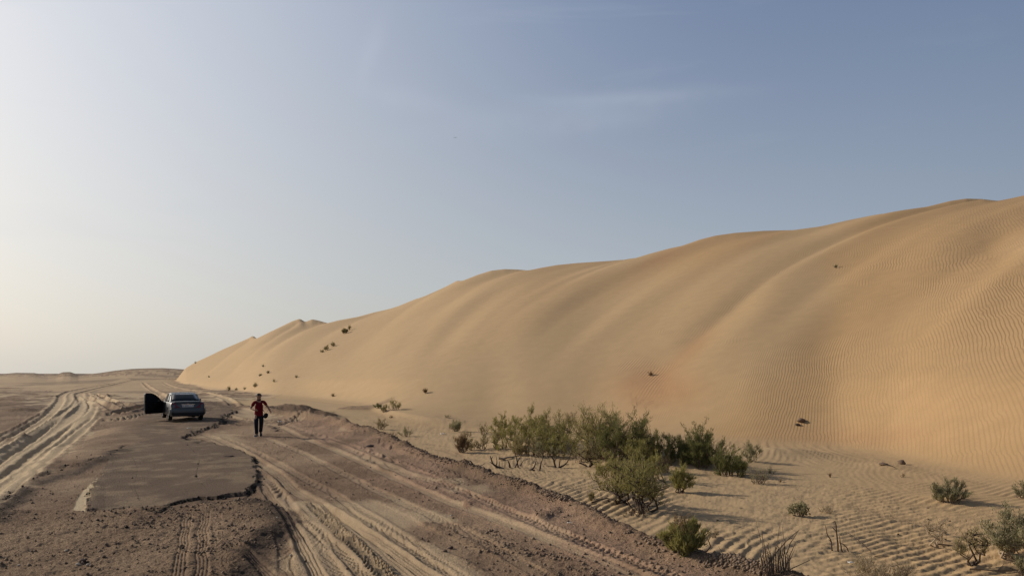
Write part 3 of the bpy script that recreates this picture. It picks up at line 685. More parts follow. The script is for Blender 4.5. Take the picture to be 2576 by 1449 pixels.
def blades_obj(name, P, D, Ln, Wd_, mat, parent, seed=0):
    """one thin leaf per row"""
    r = np.random.RandomState(seed); P = np.array(P); D = np.array(D); D /= np.linalg.norm(D, axis=1)[:, None] + 1e-9
    q = r.normal(size=P.shape); S = np.cross(D, q); S /= np.linalg.norm(S, axis=1)[:, None] + 1e-9
    Ln = np.asarray(Ln)[:, None]; W_ = np.asarray(Wd_)[:, None]
    V0 = P - S * W_ * .5; V1 = P + S * W_ * .5; V2 = P + D * Ln * .6 + S * W_ * .45; V3 = P + D * Ln * .55 - S * W_ * .45; V4 = P + D * Ln
    V = np.stack([V0, V1, V2, V4, V3], 1).reshape(-1, 3); n = len(P)
    me = bpy.data.meshes.new(name); me.vertices.add(n * 5); me.vertices.foreach_set('co', V.astype(np.float32).ravel())
    me.loops.add(n * 5); me.loops.foreach_set('vertex_index', np.arange(n * 5, dtype=np.int32)); me.polygons.add(n); me.polygons.foreach_set('loop_start', np.arange(0, n * 5, 5, dtype=np.int32))
    me.update(calc_edges=True); me.materials.append(mat); o = bpy.data.objects.new(name, me); C.objects.link(o)
    if parent: o.parent = parent
    return o

def leaf_mat(name, c, var=.4):
    m = simple_mat(name, c, .8, 0, .15, var, 9.0)
    nt = m.node_tree; b = nt.nodes['Principled BSDF']; tr = nt.nodes.new('ShaderNodeBsdfTranslucent'); ms = nt.nodes.new('ShaderNodeMixShader'); ms.inputs[0].default_value = .4
    nt.links.new(b.inputs['Base Color'].links[0].from_socket, tr.inputs['Color']); nt.links.new(b.outputs[0], ms.inputs[1]); nt.links.new(tr.outputs[0], ms.inputs[2]); nt.links.new(ms.outputs[0], nt.nodes['Material Output'].inputs['Surface'])
    return m
LM = {'green': leaf_mat('leaf_green', (.29, .262, .092)), 'dark': leaf_mat('leaf_dark_green', (.17, .172, .062)), 'olive': leaf_mat('leaf_olive', (.28, .235, .115)),
      'grey': leaf_mat('leaf_grey_green', (.31, .285, .165)), 'pale': leaf_mat('leaf_pale', (.36, .29, .18)), 'rust': leaf_mat('leaf_rusty', (.24, .16, .085))}
SM = {'dark': simple_mat('bark_dark', (.075, .052, .040), .9, var=.4, scale=14), 'brown': simple_mat('bark_brown', (.16, .115, .08), .9, var=.4, scale=14),
      'pale': simple_mat('bark_pale', (.36, .28, .19), .85, var=.3, scale=14)}

def shrub(u, v, w, h, label, leaf='green', stem='brown', stems=9, subs=6, need=3000, nl=.09, nw=.011, root=.35, gnarl=.25, top=1.0, lean=0.0, tw=1.0, name='desert_shrub', cat='shrub', group=None, low=.25, seed=None, single=False, flat=.8, rad=1.0):
    if v < 1000: w, h, stem, rad = w * .72, h * .75, 'brown', rad * .6
    b = place(u, v); sc_ = b.y / F; W_ = w * sc_; Hh = h * sc_ * 1.06; r = random.Random(seed if seed is not None else int(u * 13 + v * 7)); nr = np.random.RandomState(int(u * 3 + v))
    mb = MB(); tipsP = []; tipsD = []
    def wander(p, q, n, amt):
        out = [p]; 
        for i in range(1, n + 1):
            t = i / n; m = p.lerp(q, t) + Vector((r.gauss(0, 1), r.gauss(0, 1), r.gauss(0, .6))) * amt * (1 if i < n else .3); out.append(m)
        return out
    for i in range(stems):
        az = r.uniform(0, 2 * math.pi); rr = math.sqrt(r.random())
        bx_ = math.cos(az) * root * W_ * .5 * rr; by_ = math.sin(az) * root * W_ * .5 * rr
        gz = ground_z(b.x + bx_, b.y + by_) - b.z
        ex = math.cos(az) * W_ * .47 * rr + lean * Hh; ey = math.sin(az) * W_ * .47 * flat * rr
        ez = Hh * top * (1 - .55 * rr ** 2.2) * r.uniform(.62, 1.0)
        p0 = Vector((bx_, by_, gz - .03)); p1 = Vector((ex, ey, ez + gz * .6))
        pts = wander(p0, p1, 6, gnarl * Hh * .22)
        r0 = rad * (.007 + .012 * Hh) * r.uniform(.6, 1.2)
        mb.tube(pts, [r0 * (1 - .8 * k / 6) for k in range(7)], 4)
        for j in range(subs):
            t = r.uniform(low, 1.0); k = min(int(t * 6), 5); p = pts[k].lerp(pts[k + 1], t * 6 - k)
            d = (pts[k + 1] - pts[k]).normalized() * .8 + Vector((r.gauss(0, .6), r.gauss(0, .6), r.uniform(0, .8)))
            L = Hh * r.uniform(.16, .36); q = p + d.normalized() * L
            ps = wander(p, q, 3, gnarl * Hh * .06); mb.tube(ps, [r0 * .38 * tw * (1 - .7 * k2 / 3) for k2 in range(4)], 3)
            for k2 in range(3):
                for _ in range(3):
                    t2 = r.random(); tipsP.append(ps[k2].lerp(ps[k2 + 1], t2)); tipsD.append((ps[k2 + 1] - ps[k2]).normalized())
    rt = None if single else empty(name, b)
    if single:
        o = None
        if need:
            # leaves and twigs in one small mesh
            idx = nr.randint(0, len(tipsP), need)
            P = np.array([tuple(tipsP[i]) for i in idx]) + nr.normal(0, .02 * Hh + .004, (need, 3)); D = np.array([tuple(tipsD[i]) for i in idx]) * .6 + nr.normal(0, .5, (need, 3)) + np.array([0, 0, .7])
            S = np.cross(D, nr.normal(size=D.shape)); S /= np.linalg.norm(S, axis=1)[:, None]; D /= np.linalg.norm(D, axis=1)[:, None]
            ln = nl * nr.uniform(.6, 1.3, need)[:, None]
            n0 = len(mb.v); A = P - S * nw * .5; B = P + S * nw * .5; T = P + D * ln
            nst = len(mb.f)
            for i in range(need): mb.add([A[i], B[i], T[i]], [(0, 1, 2)])
            o = mb.build(name, LM[leaf], None, False, b); o.data.materials.append(SM[stem])
            o.data.polygons.foreach_set('material_index', [1] * nst + [0] * need)
        else: o = mb.build(name, SM[stem], None, True, b)
        return tag(o, label, cat, group)
    mb.build('branches', SM[stem], rt)
    if need:
        idx = nr.randint(0, len(tipsP), need)
        P = np.array([tuple(tipsP[i]) for i in idx]) + nr.normal(0, .022 * Hh + .006, (need, 3))
        D = np.array([tuple(tipsD[i]) for i in idx]) * .7 + nr.normal(0, .42, (need, 3)) + np.array([0, 0, .75])
        P[:, 2] = np.maximum(P[:, 2], .01 - .25 * W_)
        blades_obj('foliage', P, D, nl * nr.uniform(.55, 1.35, need), nw * nr.uniform(.7, 1.3, need), LM[leaf], rt, int(u))
    return tag(rt, label, cat, group)

G1 = 'shrubs in the sandy hollow'; G2 = 'small bushes on the dune slope'; G3 = 'dead wood in the hollow'
# left part of the thicket
shrub(1290, 1104, 130, 60, 'low green bush at the left end of the thicket', 'green', stems=16, subs=8, need=7800, group=G1, low=0.05, root=0.6)
shrub(1345, 1118, 150, 80, 'dense green bush in the left thicket with an upright tuft on top', 'green', stems=18, subs=8, need=7800, group=G1, low=0.05, root=0.6)
shrub(1352, 1072, 60, 26, 'small brownish-green tuft showing above the back of the left thicket', 'olive', stems=10, subs=6, need=1800, group=G1)
shrub(1400, 1132, 140, 92, 'tall loose green bush near the right end of the left thicket', 'green', stems=18, subs=8, need=7200, group=G1, low=0.05, root=0.6)
shrub(1432, 1090, 52, 56, 'airy upright bush with separate twigs rising above the left thicket', 'olive', stems=9, subs=7, need=1500, group=G1, root=.2, low=.4)
shrub(1375, 1150, 90, 46, 'thin straggly bush in front of the left thicket, with grey twigs', 'grey', stems=12, subs=6, need=1200, group=G1)
shrub(1308, 1146, 60, 42, 'small feathery bush behind the charred stumps', 'olive', stems=9, subs=6, need=1000, group=G1)
shrub(1276, 1128, 90, 48, 'low sprawling clump at the lower left of the left thicket', 'green', stems=14, subs=7, need=2400, group=G1, low=.03, root=.7)
shrub(1334, 1145, 110, 50, 'ragged low clump along the front of the left thicket', 'olive', stems=16, subs=7, need=2800, group=G1, low=.03, root=.7)
shrub(1420, 1150, 100, 60, 'low leafy clump at the right front of the left thicket', 'green', stems=14, subs=7, need=3000, group=G1, low=.03, root=.7)
shrub(1580, 1215, 120, 60, 'wide low clump between the tall shrubs and the dark-stemmed one', 'olive', stems=14, subs=8, need=1819, group=G1, low=.1, root=.6)
# central tall mass
shrub(1516, 1155, 140, 142, 'tallest green shrub of the hollow, its crown a feathery peak', 'green', stems=24, subs=9, need=10687, group=G1, nl=.10, gnarl=.35, low=0.1, root=0.5)
shrub(1578, 1158, 150, 116, 'wide dark green shrub right of the tallest one', 'dark', stems=22, subs=9, need=10800, group=G1, nl=.10, gnarl=.35, low=0.1, root=0.5)
shrub(1632, 1160, 90, 84, 'narrow green shrub at the right shoulder of the tall mass', 'green', stems=14, subs=8, need=4352, group=G1, low=0.1, root=0.5)
shrub(1480, 1174, 70, 84, 'thin shrub with one dark crooked trunk and sparse leaves', 'olive', 'dark', stems=4, subs=10, need=1300, group=G1, root=.05, gnarl=.5, low=.4, rad=1.6)
shrub(1586, 1186, 90, 84, 'slender dark-trunked shrub standing in front of the wide dark one', 'green', 'dark', stems=5, subs=12, need=2808, group=G1, root=.08, gnarl=.4, low=.45, rad=1.4)
shrub(1534, 1200, 110, 56, 'low green clump spreading in front of the tall shrubs', 'green', stems=12, subs=7, need=2293, group=G1, low=0.05, root=0.6)
shrub(1640, 1210, 90, 70, 'loose green clump with pale twigs below the tall mass', 'green', 'pale', stems=9, subs=7, need=2268, group=G1, low=0.15, root=0.5)
shrub(1553, 1268, 130, 112, 'gnarled shrub with a forked dark trunk, bare on its left side', 'green', 'dark', stems=6, subs=12, need=1728, group=G1, root=.06, gnarl=.6, low=.45, rad=2.0)
shrub(1616, 1288, 135, 138, 'spreading shrub with many dark stems fanning up from the sand', 'green', 'dark', stems=15, subs=9, need=2833, group=G1, root=.3, gnarl=.4, low=.4, rad=1.2)
shrub(1714, 1240, 52, 68, 'round bright green bush alone at the right with a curved stem', 'green', 'dark', stems=9, subs=8, need=2880, group=G1, root=.15, low=.3)
shrub(1486, 1258, 32, 18, 'tiny green tuft on the ripples left of the gnarled shrub', 'olive', stems=6, subs=4, need=420, single=True, name='grass_tuft', cat='tuft')
shrub(1458, 1162, 70, 50, 'bare grey skeleton of a shrub between the left thicket and the tall mass', 'grey', 'pale', stems=14, subs=8, need=160, name='dead_shrub', cat='dead shrub', gnarl=.5, root=.4)
shrub(1668, 1186, 60, 46, 'dry brown twiggy shrub between the tall mass and the right-hand thicket', 'rust', 'brown', stems=14, subs=8, need=260, name='dead_shrub', cat='dead shrub', gnarl=.5, root=.5)
shrub(1590, 1298, 90, 22, 'litter of fallen twigs around the dark-stemmed shrub', 'pale', 'dark', stems=20, subs=4, need=60, name='dead_shrub', cat='dead shrub', gnarl=.6, root=.8, single=True)
# right thicket
shrub(1702, 1160, 110, 70, 'dark green bush at the left of the right-hand thicket', 'dark', stems=18, subs=8, need=7735, group=G1, low=0.05, root=0.6)
shrub(1772, 1172, 130, 98, 'bushy green shrub with the highest point of the right-hand thicket', 'dark', stems=20, subs=9, need=10115, group=G1, low=0.05, root=0.6)
shrub(1838, 1196, 90, 78, 'dark bush at the right foot of the right-hand thicket', 'dark', 'dark', stems=14, subs=8, need=5320, group=G1, low=0.05, root=0.6)
shrub(1892, 1160, 62, 42, 'pale dusty bush at the far right end of the thicket', 'grey', 'brown', stems=10, subs=7, need=1500, group=G1)
shrub(1905, 1216, 66, 46, 'grey leafless shrub in the shade right of the thicket', 'grey', 'brown', stems=14, subs=7, need=250, name='dead_shrub', cat='dead shrub')
shrub(1938, 1190, 40, 18, 'small dark heap of twigs in the shade of the thicket', 'grey', 'dark', stems=8, subs=5, need=60, name='dead_shrub', cat='dead shrub', single=True)
# left scattered
shrub(1146, 1085, 38, 27, 'round grey-green cushion bush at the foot of the dune', 'grey', 'dark', stems=18, subs=6, need=1500, nl=.12, group=G1)
shrub(1212, 1092, 46, 26, 'open little bush between the cushion bush and the thicket', 'olive', stems=9, subs=6, need=550, group=G1)
shrub(1176, 1098, 26, 16, 'faint low bush just right of the cushion bush', 'olive', stems=8, subs=4, need=260, group=G1, single=True)
shrub(1163, 1138, 44, 44, 'rusty green grassy bush on the flat sand by the bank', 'rust', stems=18, subs=5, need=1700, nl=.13, group=G1)
shrub(1188, 1132, 34, 30, 'yellowish wispy bush joined to the rusty one', 'olive', stems=10, subs=5, need=600, group=G1)
shrub(1216, 1130, 40, 40, 'thin-leaved bush right of the rusty grassy bush', 'olive', stems=9, subs=7, need=650, group=G1)
shrub(1250, 1112, 34, 30, 'small loose bush at the left foot of the thicket', 'olive', stems=8, subs=6, need=500, group=G1)
shrub(960, 1080, 32, 26, 'small green bush behind the dirt bank, left of a grey one', 'olive', 'dark', stems=12, subs=5, need=800, group=G1)
shrub(1022, 1098, 44, 22, 'low grey-green bush behind the dirt bank', 'grey', 'brown', stems=12, subs=5, need=650, group=G1)
shrub(990, 1096, 40, 12, 'dry brown litter of twigs beside the low grey-green bush', 'rust', 'brown', stems=14, subs=5, need=60, name='dead_shrub', cat='dead shrub', single=True)
# on the dune
DS = [(868, 839, 22, 15, 'broad bush high on the far dune slope', 'olive'), (879, 831, 12, 16, 'narrow bush touching the broad one high on the far slope', 'olive'), (821, 882, 20, 15, 'middle bush of three on a line below the high pair', 'olive'), (837, 872, 14, 17, 'upright topmost bush of the three on the far slope', 'olive'), (809, 887, 12, 7, 'lowest, smallest bush of the three on the far slope', 'olive'),
      (662, 923, 6, 5, 'single dot of a bush above the small row near the far foot of the dune', 'olive'), (674, 939, 11, 6, 'upper bush of a small sloping row near the far foot', 'olive'), (653, 946, 14, 5, 'lower flat bush of the small sloping row near the far foot', 'olive'), (577, 983, 16, 13, 'bush on the flat left of the walker, nearest the car', 'olive'), (594, 982, 9, 6, 'second bush from the car on the flat at the dune foot', 'olive'), (615, 980, 8, 5, 'third small bush from the car on the flat at the dune foot', 'olive'),
      (642, 974, 16, 11, 'bush just above the head of the walker at the dune foot', 'olive'), (690, 961, 7, 6, 'faint bush up the slope to the right of the walker', 'grey'), (491, 915, 7, 8, 'dark bush on the far left ridge line above the car', 'olive'), (526, 949, 4, 3, 'speck of a bush low on the far slope above the car', 'dark'), (745, 950, 7, 4, 'faint speck of a bush alone on the slope to the right of the walker', 'olive'), (838, 997, 12, 4, 'flat dry tuft above the dark earth mound', 'pale'), (1070, 989, 12, 9, 'pale dry tuft alone low on the smooth slope', 'rust'),
      (952, 1026, 28, 11, 'flat dark bush of the trio at the foot of the dune', 'dark'), (966, 1036, 26, 17, 'low grey bush in front of the trio at the foot of the dune', 'olive'), (991, 1031, 42, 29, 'tallest green bush of the trio at the foot of the dune', 'green'), (984, 1051, 12, 6, 'tiny dry tuft below the trio of bushes', 'rust'), (1126, 1051, 18, 10, 'little dark bush above the cushion bush', 'grey'), (2103, 674, 6, 5, 'lone speck of a plant high on the big dune', 'olive'), (1636, 945, 8, 4, 'tiny dry sprig on the reddish sand', 'rust')]
for (u, v, w, h, lb, lf) in DS:
    big = w * h > 300
    if w * h < 60 and lf == 'olive': lf = 'grey'
    shrub(u, v, w, h, lb, lf, 'brown', stems=14 if big else 8, subs=6, need=700 if big else 50 + int(w * h * .6), nl=(.10 if v > 1000 else .30), nw=(.013 if v > 1000 else .032 if v > 960 else .045), group=G2, single=not big, rad=1.0 if v > 1000 else 1.6)
# foreground
shrub(1722, 1386, 116, 70, 'dense green bush growing on the edge of the dirt bank', 'green', 'dark', stems=26, subs=8, need=6337, nl=.07, nw=.009, group=G1, low=.15)
shrub(1716, 1384, 60, 84, 'dry reddish upper twigs standing out of the bush on the bank', 'rust', 'brown', stems=9, subs=8, need=600, nl=.05, nw=.008, low=.5, root=.2, name='dead_shrub', cat='dead shrub')
shrub(2012, 1297, 66, 32, 'small rounded leafy bush with pale green leaves on open sand', 'grey', 'brown', stems=16, subs=7, need=1300, nl=.035, nw=.02, low=.3)
shrub(2086, 1291, 36, 18, 'tuft of dry straw beside the small leafy bush', 'pale', 'pale', stems=14, subs=2, need=90, name='grass_tuft', cat='tuft', lean=-.5, single=True)
shrub(2388, 1262, 98, 54, 'grey-green bush at the foot of the rippled slope, casting a long shadow', 'grey', 'brown', stems=26, subs=8, need=5200, nl=.07, nw=.009, low=.15, group=G1)
shrub(2360, 1378, 54, 88, 'pale bare sapling with a crown of thin twigs', 'pale', 'pale', stems=3, subs=16, need=260, nl=.04, nw=.007, root=.04, gnarl=.4, low=.45, name='dead_shrub', cat='dead shrub', rad=1.6)
shrub(2446, 1422, 100, 84, 'sparse shrub with one leaning dark stem left of the big leafy one', 'olive', 'dark', stems=5, subs=15, need=1300, nl=.04, nw=.008, root=.05, gnarl=.5, low=.4, rad=1.7)
shrub(2536, 1400, 130, 122, 'large grey-green shrub at the right edge of the picture', 'grey', 'pale', stems=15, subs=14, need=8500, nl=.045, nw=.012, root=.12, gnarl=.4, low=.4, rad=1.4, group=G1)
shrub(2640, 1390, 150, 110, 'large shrub continuing past the right edge of the picture', 'grey', 'brown', stems=12, subs=10, need=5000, nl=.045, nw=.012, root=.2, group=G1)
shrub(2572, 1252, 50, 40, 'faint grey bush high at the right edge of the picture', 'grey', 'brown', stems=12, subs=6, need=1200, nl=.05, group=G1)
shrub(2574, 1446, 80, 40, 'low grey bush in the bottom right corner', 'grey', 'brown', stems=14, subs=7, need=1600, nl=.05, group=G1)
shrub(2180, 1462, 110, 66, 'dry tangled straw-coloured bush at the bottom edge', 'pale', 'pale', stems=22, subs=8, need=900, nl=.06, nw=.006, root=.5, name='dead_shrub', cat='dead shrub', gnarl=.5)
shrub(2262, 1470, 90, 60, 'second dry tangle at the bottom edge, right of the first', 'pale', 'brown', stems=16, subs=7, need=500, nl=.06, nw=.006, root=.5, name='dead_shrub', cat='dead shrub', gnarl=.5)
shrub(2090, 1200, 12, 10, 'tiny sprig on the sand between thicket and slope', 'rust', 'dark', stems=5, subs=3, need=60, name='grass_tuft', cat='tuft', single=True)
shrub(1965, 1212, 8, 6, 'smallest sprig on the shaded sand right of the thicket', 'rust', 'dark', stems=4, subs=3, need=40, name='grass_tuft', cat='tuft', single=True)
shrub(2270, 1200, 10, 7, 'dark speck of a sprig below the two brown clods', 'rust', 'dark', stems=4, subs=3, need=40, name='grass_tuft', cat='tuft', single=True)
shrub(1795, 1352, 26, 20, 'thin grey wisp right of the bush on the bank', 'pale', 'brown', stems=6, subs=4, need=80, name='grass_tuft', cat='tuft', single=True)

def wood(name, label, paths, mat, base, group=G3, cat='dead wood', sides=5):
    """paths: list of [(u, v, lift_px), ...] with start radius in px; built standing on the point `base`"""
    b = place(*base); s_ = b.y / F; mb = MB()
    for pts, r0 in paths:
        P = []
        for i, (du, dz, dy) in enumerate(pts): P.append(Vector((du * s_, dy * s_, dz * s_)))
        # subdivide with a little wobble
        Q = []
        for i in range(len(P) - 1):
            for k in range(3): Q.append(P[i].lerp(P[i + 1], k / 3) + Vector((rnd.gauss(0, .5), rnd.gauss(0, .5), rnd.gauss(0, .5))) * s_ * r0 * .35)
        Q.append(P[-1]); n = len(Q)
        mb.tube(Q, [r0 * s_ * (1 - .72 * i / (n - 1)) for i in range(n)], sides)
    o = mb.build(name, SM[mat], None, True, b)
    return tag(o, label, cat, group)
wood('dead_stump', 'charred jagged stump, the tallest dark one left of the log', [([(20, -3, 0), (4, 2, 0), (-8, 12, 3), (-14, 30, 2)], 4.2), ([(0, 0, 0), (3, 14, 2), (1, 30, 2)], 1.8), ([(8, 0, 0), (10, 18, 2)], 1.6), ([(-6, 10, 0), (-16, 16, 0)], 1.6), ([(-12, 22, 0), (-6, 31, 0)], 1.4)], 'dark', (1247, 1177))
wood('dead_stump', 'cluster of dark upright snags in front of the pale log', [([(0, -2, 0), (-4, 12, 0), (-8, 20, 0)], 3), ([(12, -2, 0), (20, 18, 0), (28, 32, 0)], 2), ([(20, 0, 0), (14, 30, 0), (10, 42, 0)], 1.8), ([(24, 4, 0), (34, 20, 0)], 1.6), ([(-14, -2, 0), (-14, 16, 0)], 1.4)], 'dark', (1284, 1176))
wood('dead_stump', 'short forked snag right of the pale log', [([(-8, -2, 0), (0, 10, 0), (5, 26, 0)], 3), ([(12, -2, 0), (18, 20, 0), (22, 38, 0)], 2.4), ([(-12, 0, 0), (-6, 4, 0), (2, 2, 0)], 4)], 'dark', (1344, 1184))
wood('dead_stump', 'wide antler-like snag with upturned dark branches', [([(-6, -2, 0), (-12, 20, 0), (-20, 32, 0)], 3), ([(4, -2, 0), (18, 10, 0), (30, 24, 0)], 3), ([(2, 0, 0), (4, 16, 0), (8, 30, 0)], 2), ([(-10, 14, 0), (-2, 30, 0)], 1.6), ([(-6, 2, 0), (-30, 4, 0)], 1.5), ([(16, 8, 0), (28, 8, 0)], 1.4)], 'dark', (1404, 1176))
wood('dead_stump', 'lone low hooked snag nearest the dirt bank', [([(2, -2, 0), (-3, 8, 0), (-10, 14, 0), (-16, 12, 0)], 2.4), ([(2, 0, 0), (20, 1, 0), (30, 8, 0)], 1.4)], 'dark', (1191, 1172))
wood('driftwood_log', 'bleached pale log lying by the charred stumps', [([(-30, 2, 0), (0, 5, 10), (32, 8, 26)], 3.4)], 'pale', (1286, 1156), cat='log')
wood('dead_branch', 'crooked dark root lying on the sand below the gnarled shrub', [([(-34, 0, -8), (-14, 5, 0), (6, 9, 4), (26, 2, 0), (40, 2, 0)], 2.0), ([(-14, 4, 0), (-44, 8, 20)], 1.0)], 'dark', (1522, 1262), cat='branch')
wood('dead_branch', 'dark stub curving up beside the bush on the bank', [([(-26, 0, 0), (-8, 2, 0), (2, 14, 0), (-4, 28, 0), (-8, 38, 0)], 2.6)], 'dark', (1786, 1388), cat='branch')
wood('dead_branch', 'short forked twig alone on the rippled sand', [([(-14, 1, 0), (0, 3, 0), (7, 12, 0)], 1.4), ([(-2, 2, 0), (8, 1, 0)], 1.1)], 'dark', (1797, 1344), cat='branch')
wood('dead_branch', 'thin pale stick poking from the sand right of the bush on the bank', [([(12, 0, 0), (6, 14, 0), (-2, 26, 0)], 1.1)], 'pale', (1808, 1398), cat='branch')
wood('dead_branch', 'long pale stick leaning across the sand beside the dark snags', [([(34, -1, 0), (6, 26, 6), (-30, 52, 12)], 1.8)], 'pale', (2160, 1388), cat='branch')
wood('dead_branch', 'small dark branch at the end of the long pale stick', [([(-14, 2, 0), (2, 3, 0), (22, 1, 0)], 1.5)], 'dark', (2214, 1400), cat='branch')
wood('dead_snag', 'gnarled dark snags standing in the sand, twisted and bare', [([(-14, -2, 0), (-16, 22, 0), (-28, 46, 0), (-32, 66, 0)], 2.2), ([(0, -2, 0), (-2, 30, 0), (-4, 60, 0), (-8, 76, 0), (-14, 72, 0)], 2.6), ([(10, -2, 0), (6, 22, 0), (4, 38, 0)], 2.2), ([(30, -12, 0), (22, 10, 0), (10, 20, 0)], 2.2), ([(-16, 22, 0), (-24, 30, 0)], 1.3), ([(-14, 60, 0), (-2, 48, 0)], 1.4), ([(6, 20, 0), (20, 16, 0)], 1.4)], 'dark', (2108, 1386), cat='dead tree')
wood('dead_branch', 'fallen dark branch between the pale sapling and the sparse shrub', [([(-34, 4, 0), (0, 0, 0), (26, -2, 0), (40, 0, 0)], 2.0)], 'brown', (2395, 1372), cat='branch')
wood('dead_branch', 'long root lying along the bottom right sand', [([(-60, 6, 0), (-20, 3, 0), (30, 1, 0), (80, 6, 0)], 2.0), ([(10, 2, 0), (40, 14, 20)], 1.2)], 'brown', (2500, 1436), cat='branch')
wood('dead_branch', 'pale broken stick at the right end of the long root', [([(-16, 8, 0), (14, -1, 0)], 1.8)], 'pale', (2556, 1436), cat='branch')
wood('dead_branch', 'bent white twig arching over the dry tangle', [([(-34, 2, 0), (-28, 16, 0), (-14, 18, 0), (2, 6, 0), (20, 6, 0), (44, 6, 0)], 1.5)], 'pale', (2270, 1440), cat='branch')
wood('dead_branch', 'pale forked stick between the two brown clods', [([(-26, 10, 0), (-6, 6, 0), (6, 0, 0)], 1.8), ([(-6, 6, 0), (-2, 10, 0)], 1.2)], 'pale', (2250, 1178), cat='branch')
# the tall clump of dead stems at the bottom
b = place(1954, 1440); s_ = b.y / F; mb = MB(); rr_ = random.Random(5)
for i in range(34):
    x0 = rr_.uniform(-36, 34); hh = rr_.uniform(30, 80); P = [Vector((x0 * s_, rr_.uniform(-8, 8) * s_, -.05)), Vector(((x0 + rr_.gauss(0, 3)) * s_, rr_.uniform(-8, 8) * s_, hh * .5 * s_)), Vector(((x0 + rr_.gauss(0, 8)) * s_, rr_.uniform(-10, 10) * s_, hh * s_))]
    r0 = rr_.uniform(.9, 1.9) * s_; mb.tube(P, [r0, r0 * .8, r0 * .35], 4)
    for k in range(3):
        p = P[1].lerp(P[2], rr_.random()); q = p + Vector((rr_.gauss(0, 9), rr_.gauss(0, 6), rr_.uniform(4, 18))) * s_; mb.tube([p, q], [r0 * .35, r0 * .15], 3)
for P, r0 in ([[(-44, 0, 0), (-34, -6, 20), (-36, -4, 60), (-38, -2, 106)], 2.0], [[(-40, 0, 92), (-62, 0, 100)], 1.0], [[(-24, 0, 20), (-30, 0, 60), (-34, 0, 84)], 2.0], [[(-34, -2, 6), (-10, 0, 40), (26, 4, 80), (54, 4, 104)], 2.1], [[(24, 0, 46), (34, 0, 74), (56, 0, 108)], 1.8], [[(12, 0, 10), (20, 0, 60), (14, 0, 116)], 1.4], [[(8, 0, 20), (24, 0, 90)], 1.2], [[(10, 0, -4), (40, 0, 12), (84, 0, 32)], 1.9], [[(-50, 0, 22), (-40, 0, 4), (-30, 0, 0)], 1.8], [[(-40, 0, 80), (-52, 0, 128)], 1.0], [[(0, 0, 60), (6, 0, 112), (14, 0, 136)], .9]):
    mb.tube([Vector(p) * s_ for p in P], [r0 * s_ * (1 - .6 * i / (len(P) - 1)) for i in range(len(P))], 5)
tag(mb.build('dead_shrub', SM['brown'], None, True, b), 'tall clump of bare upright dead stems with one long diagonal stick', 'dead shrub', G3)

# ------------------------------------------------------------------ stones, clods, litter
def rock_mesh(r, seed, flat=.6, sub=2):
    bm = bmesh.new(); bmesh.ops.create_icosphere(bm, subdivisions=sub, radius=1.0); rr = np.random.RandomState(seed); k = rr.normal(size=(5, 3))
    for v_ in bm.verts:
        n = Vector(v_.co); d = sum(math.sin(float(np.dot(kk_, n)) * 2.1 + i) for i, kk_ in enumerate(k)) * .10
        v_.co = n * (1 + d + rr.uniform(-.05, .05)) * r; v_.co.z *= flat
    vs = [tuple(v_.co) for v_ in bm.verts]; fs = [[v_.index for v_ in f.verts] for f in bm.faces]; bm.free(); return vs, fs
ST = {'pale': simple_mat('stone_pale', (.50, .42, .33), .9, var=.15), 'brown': simple_mat('stone_brown', (.17, .115, .08), .95, var=.3), 'dark': simple_mat('clod_dark', (.075, .052, .042), .95, var=.4), 'white': simple_mat('plastic_white', (.75, .73, .68), .6, var=.05)}
def stone(u, v, wpx, label, mt='brown', flat=.65, name='stone', cat='stone', el=1.0):
    p = place(u, v); r = wpx / 2 * p.y / F; vs, fs = rock_mesh(r, int(u + v), flat); vs = [(a * el, b_, c) for a, b_, c in vs]
    tag(mesh_obj(name, vs, fs, ST[mt], None, True, p + Vector((0, 0, r * flat * .5))), label, cat)
stone(196, 1420, 11, 'pale pebble at the left of a dark clod in the foreground dirt', 'pale')
stone(208, 1414, 17, 'dark clod between two pale pebbles in the foreground dirt', 'dark', .8)
stone(222, 1421, 9, 'smaller pale pebble at the right of the dark clod', 'pale')
stone(166, 1386, 8, 'small pale stone above the clod and pebbles, bottom left', 'pale')
stone(48, 1422, 8, 'pale stone nearest the bottom left corner', 'pale')
stone(732, 1397, 8, 'white pebble on the edge of the foreground dirt bank', 'pale')
stone(698, 1302, 6, 'small white pebble just below the end of the broken asphalt', 'pale')
stone(1118, 1386, 12, 'reddish clod alone in the sandy lane', 'brown')
stone(1134, 1380, 15, 'flat dark clod beside the rippled sand patch in the lane', 'dark', .6)
stone(931, 1124, 17, 'dark wedge-shaped rock on the lane just inside the bank', 'dark', .45, el=1.3)
stone(1136, 1297, 7, 'pale stone in the right-hand wheel track', 'pale')
stone(576, 1148, 18, 'thin black flake of asphalt near the slab', 'dark', .2, el=1.3)
stone(1515, 1280, 8, 'pale stone on top of the dirt bank', 'pale')
stone(2190, 1412, 8, 'dark stone on the sand under the pale leaning stick', 'brown')
stone(2015, 1060, 24, 'lumpy brown clod stuck in the dune slope', 'brown', .5, el=.9, name='earth_clod', cat='clod')
stone(2006, 1070, 12, 'lower small crumb of the brown clod in the slope', 'dark', .7, name='earth_clod', cat='clod')
stone(2222, 1170, 20, 'left one of two brown clods at the foot of the slope', 'brown', .5, name='earth_clod', cat='clod', el=1.2)
stone(2268, 1168, 20, 'right one of two brown clods at the foot of the slope', 'brown', .8, name='earth_clod', cat='clod')
stone(1805, 1310, 6, 'small dark stone in the shaded hollow above the forked twig', 'dark')
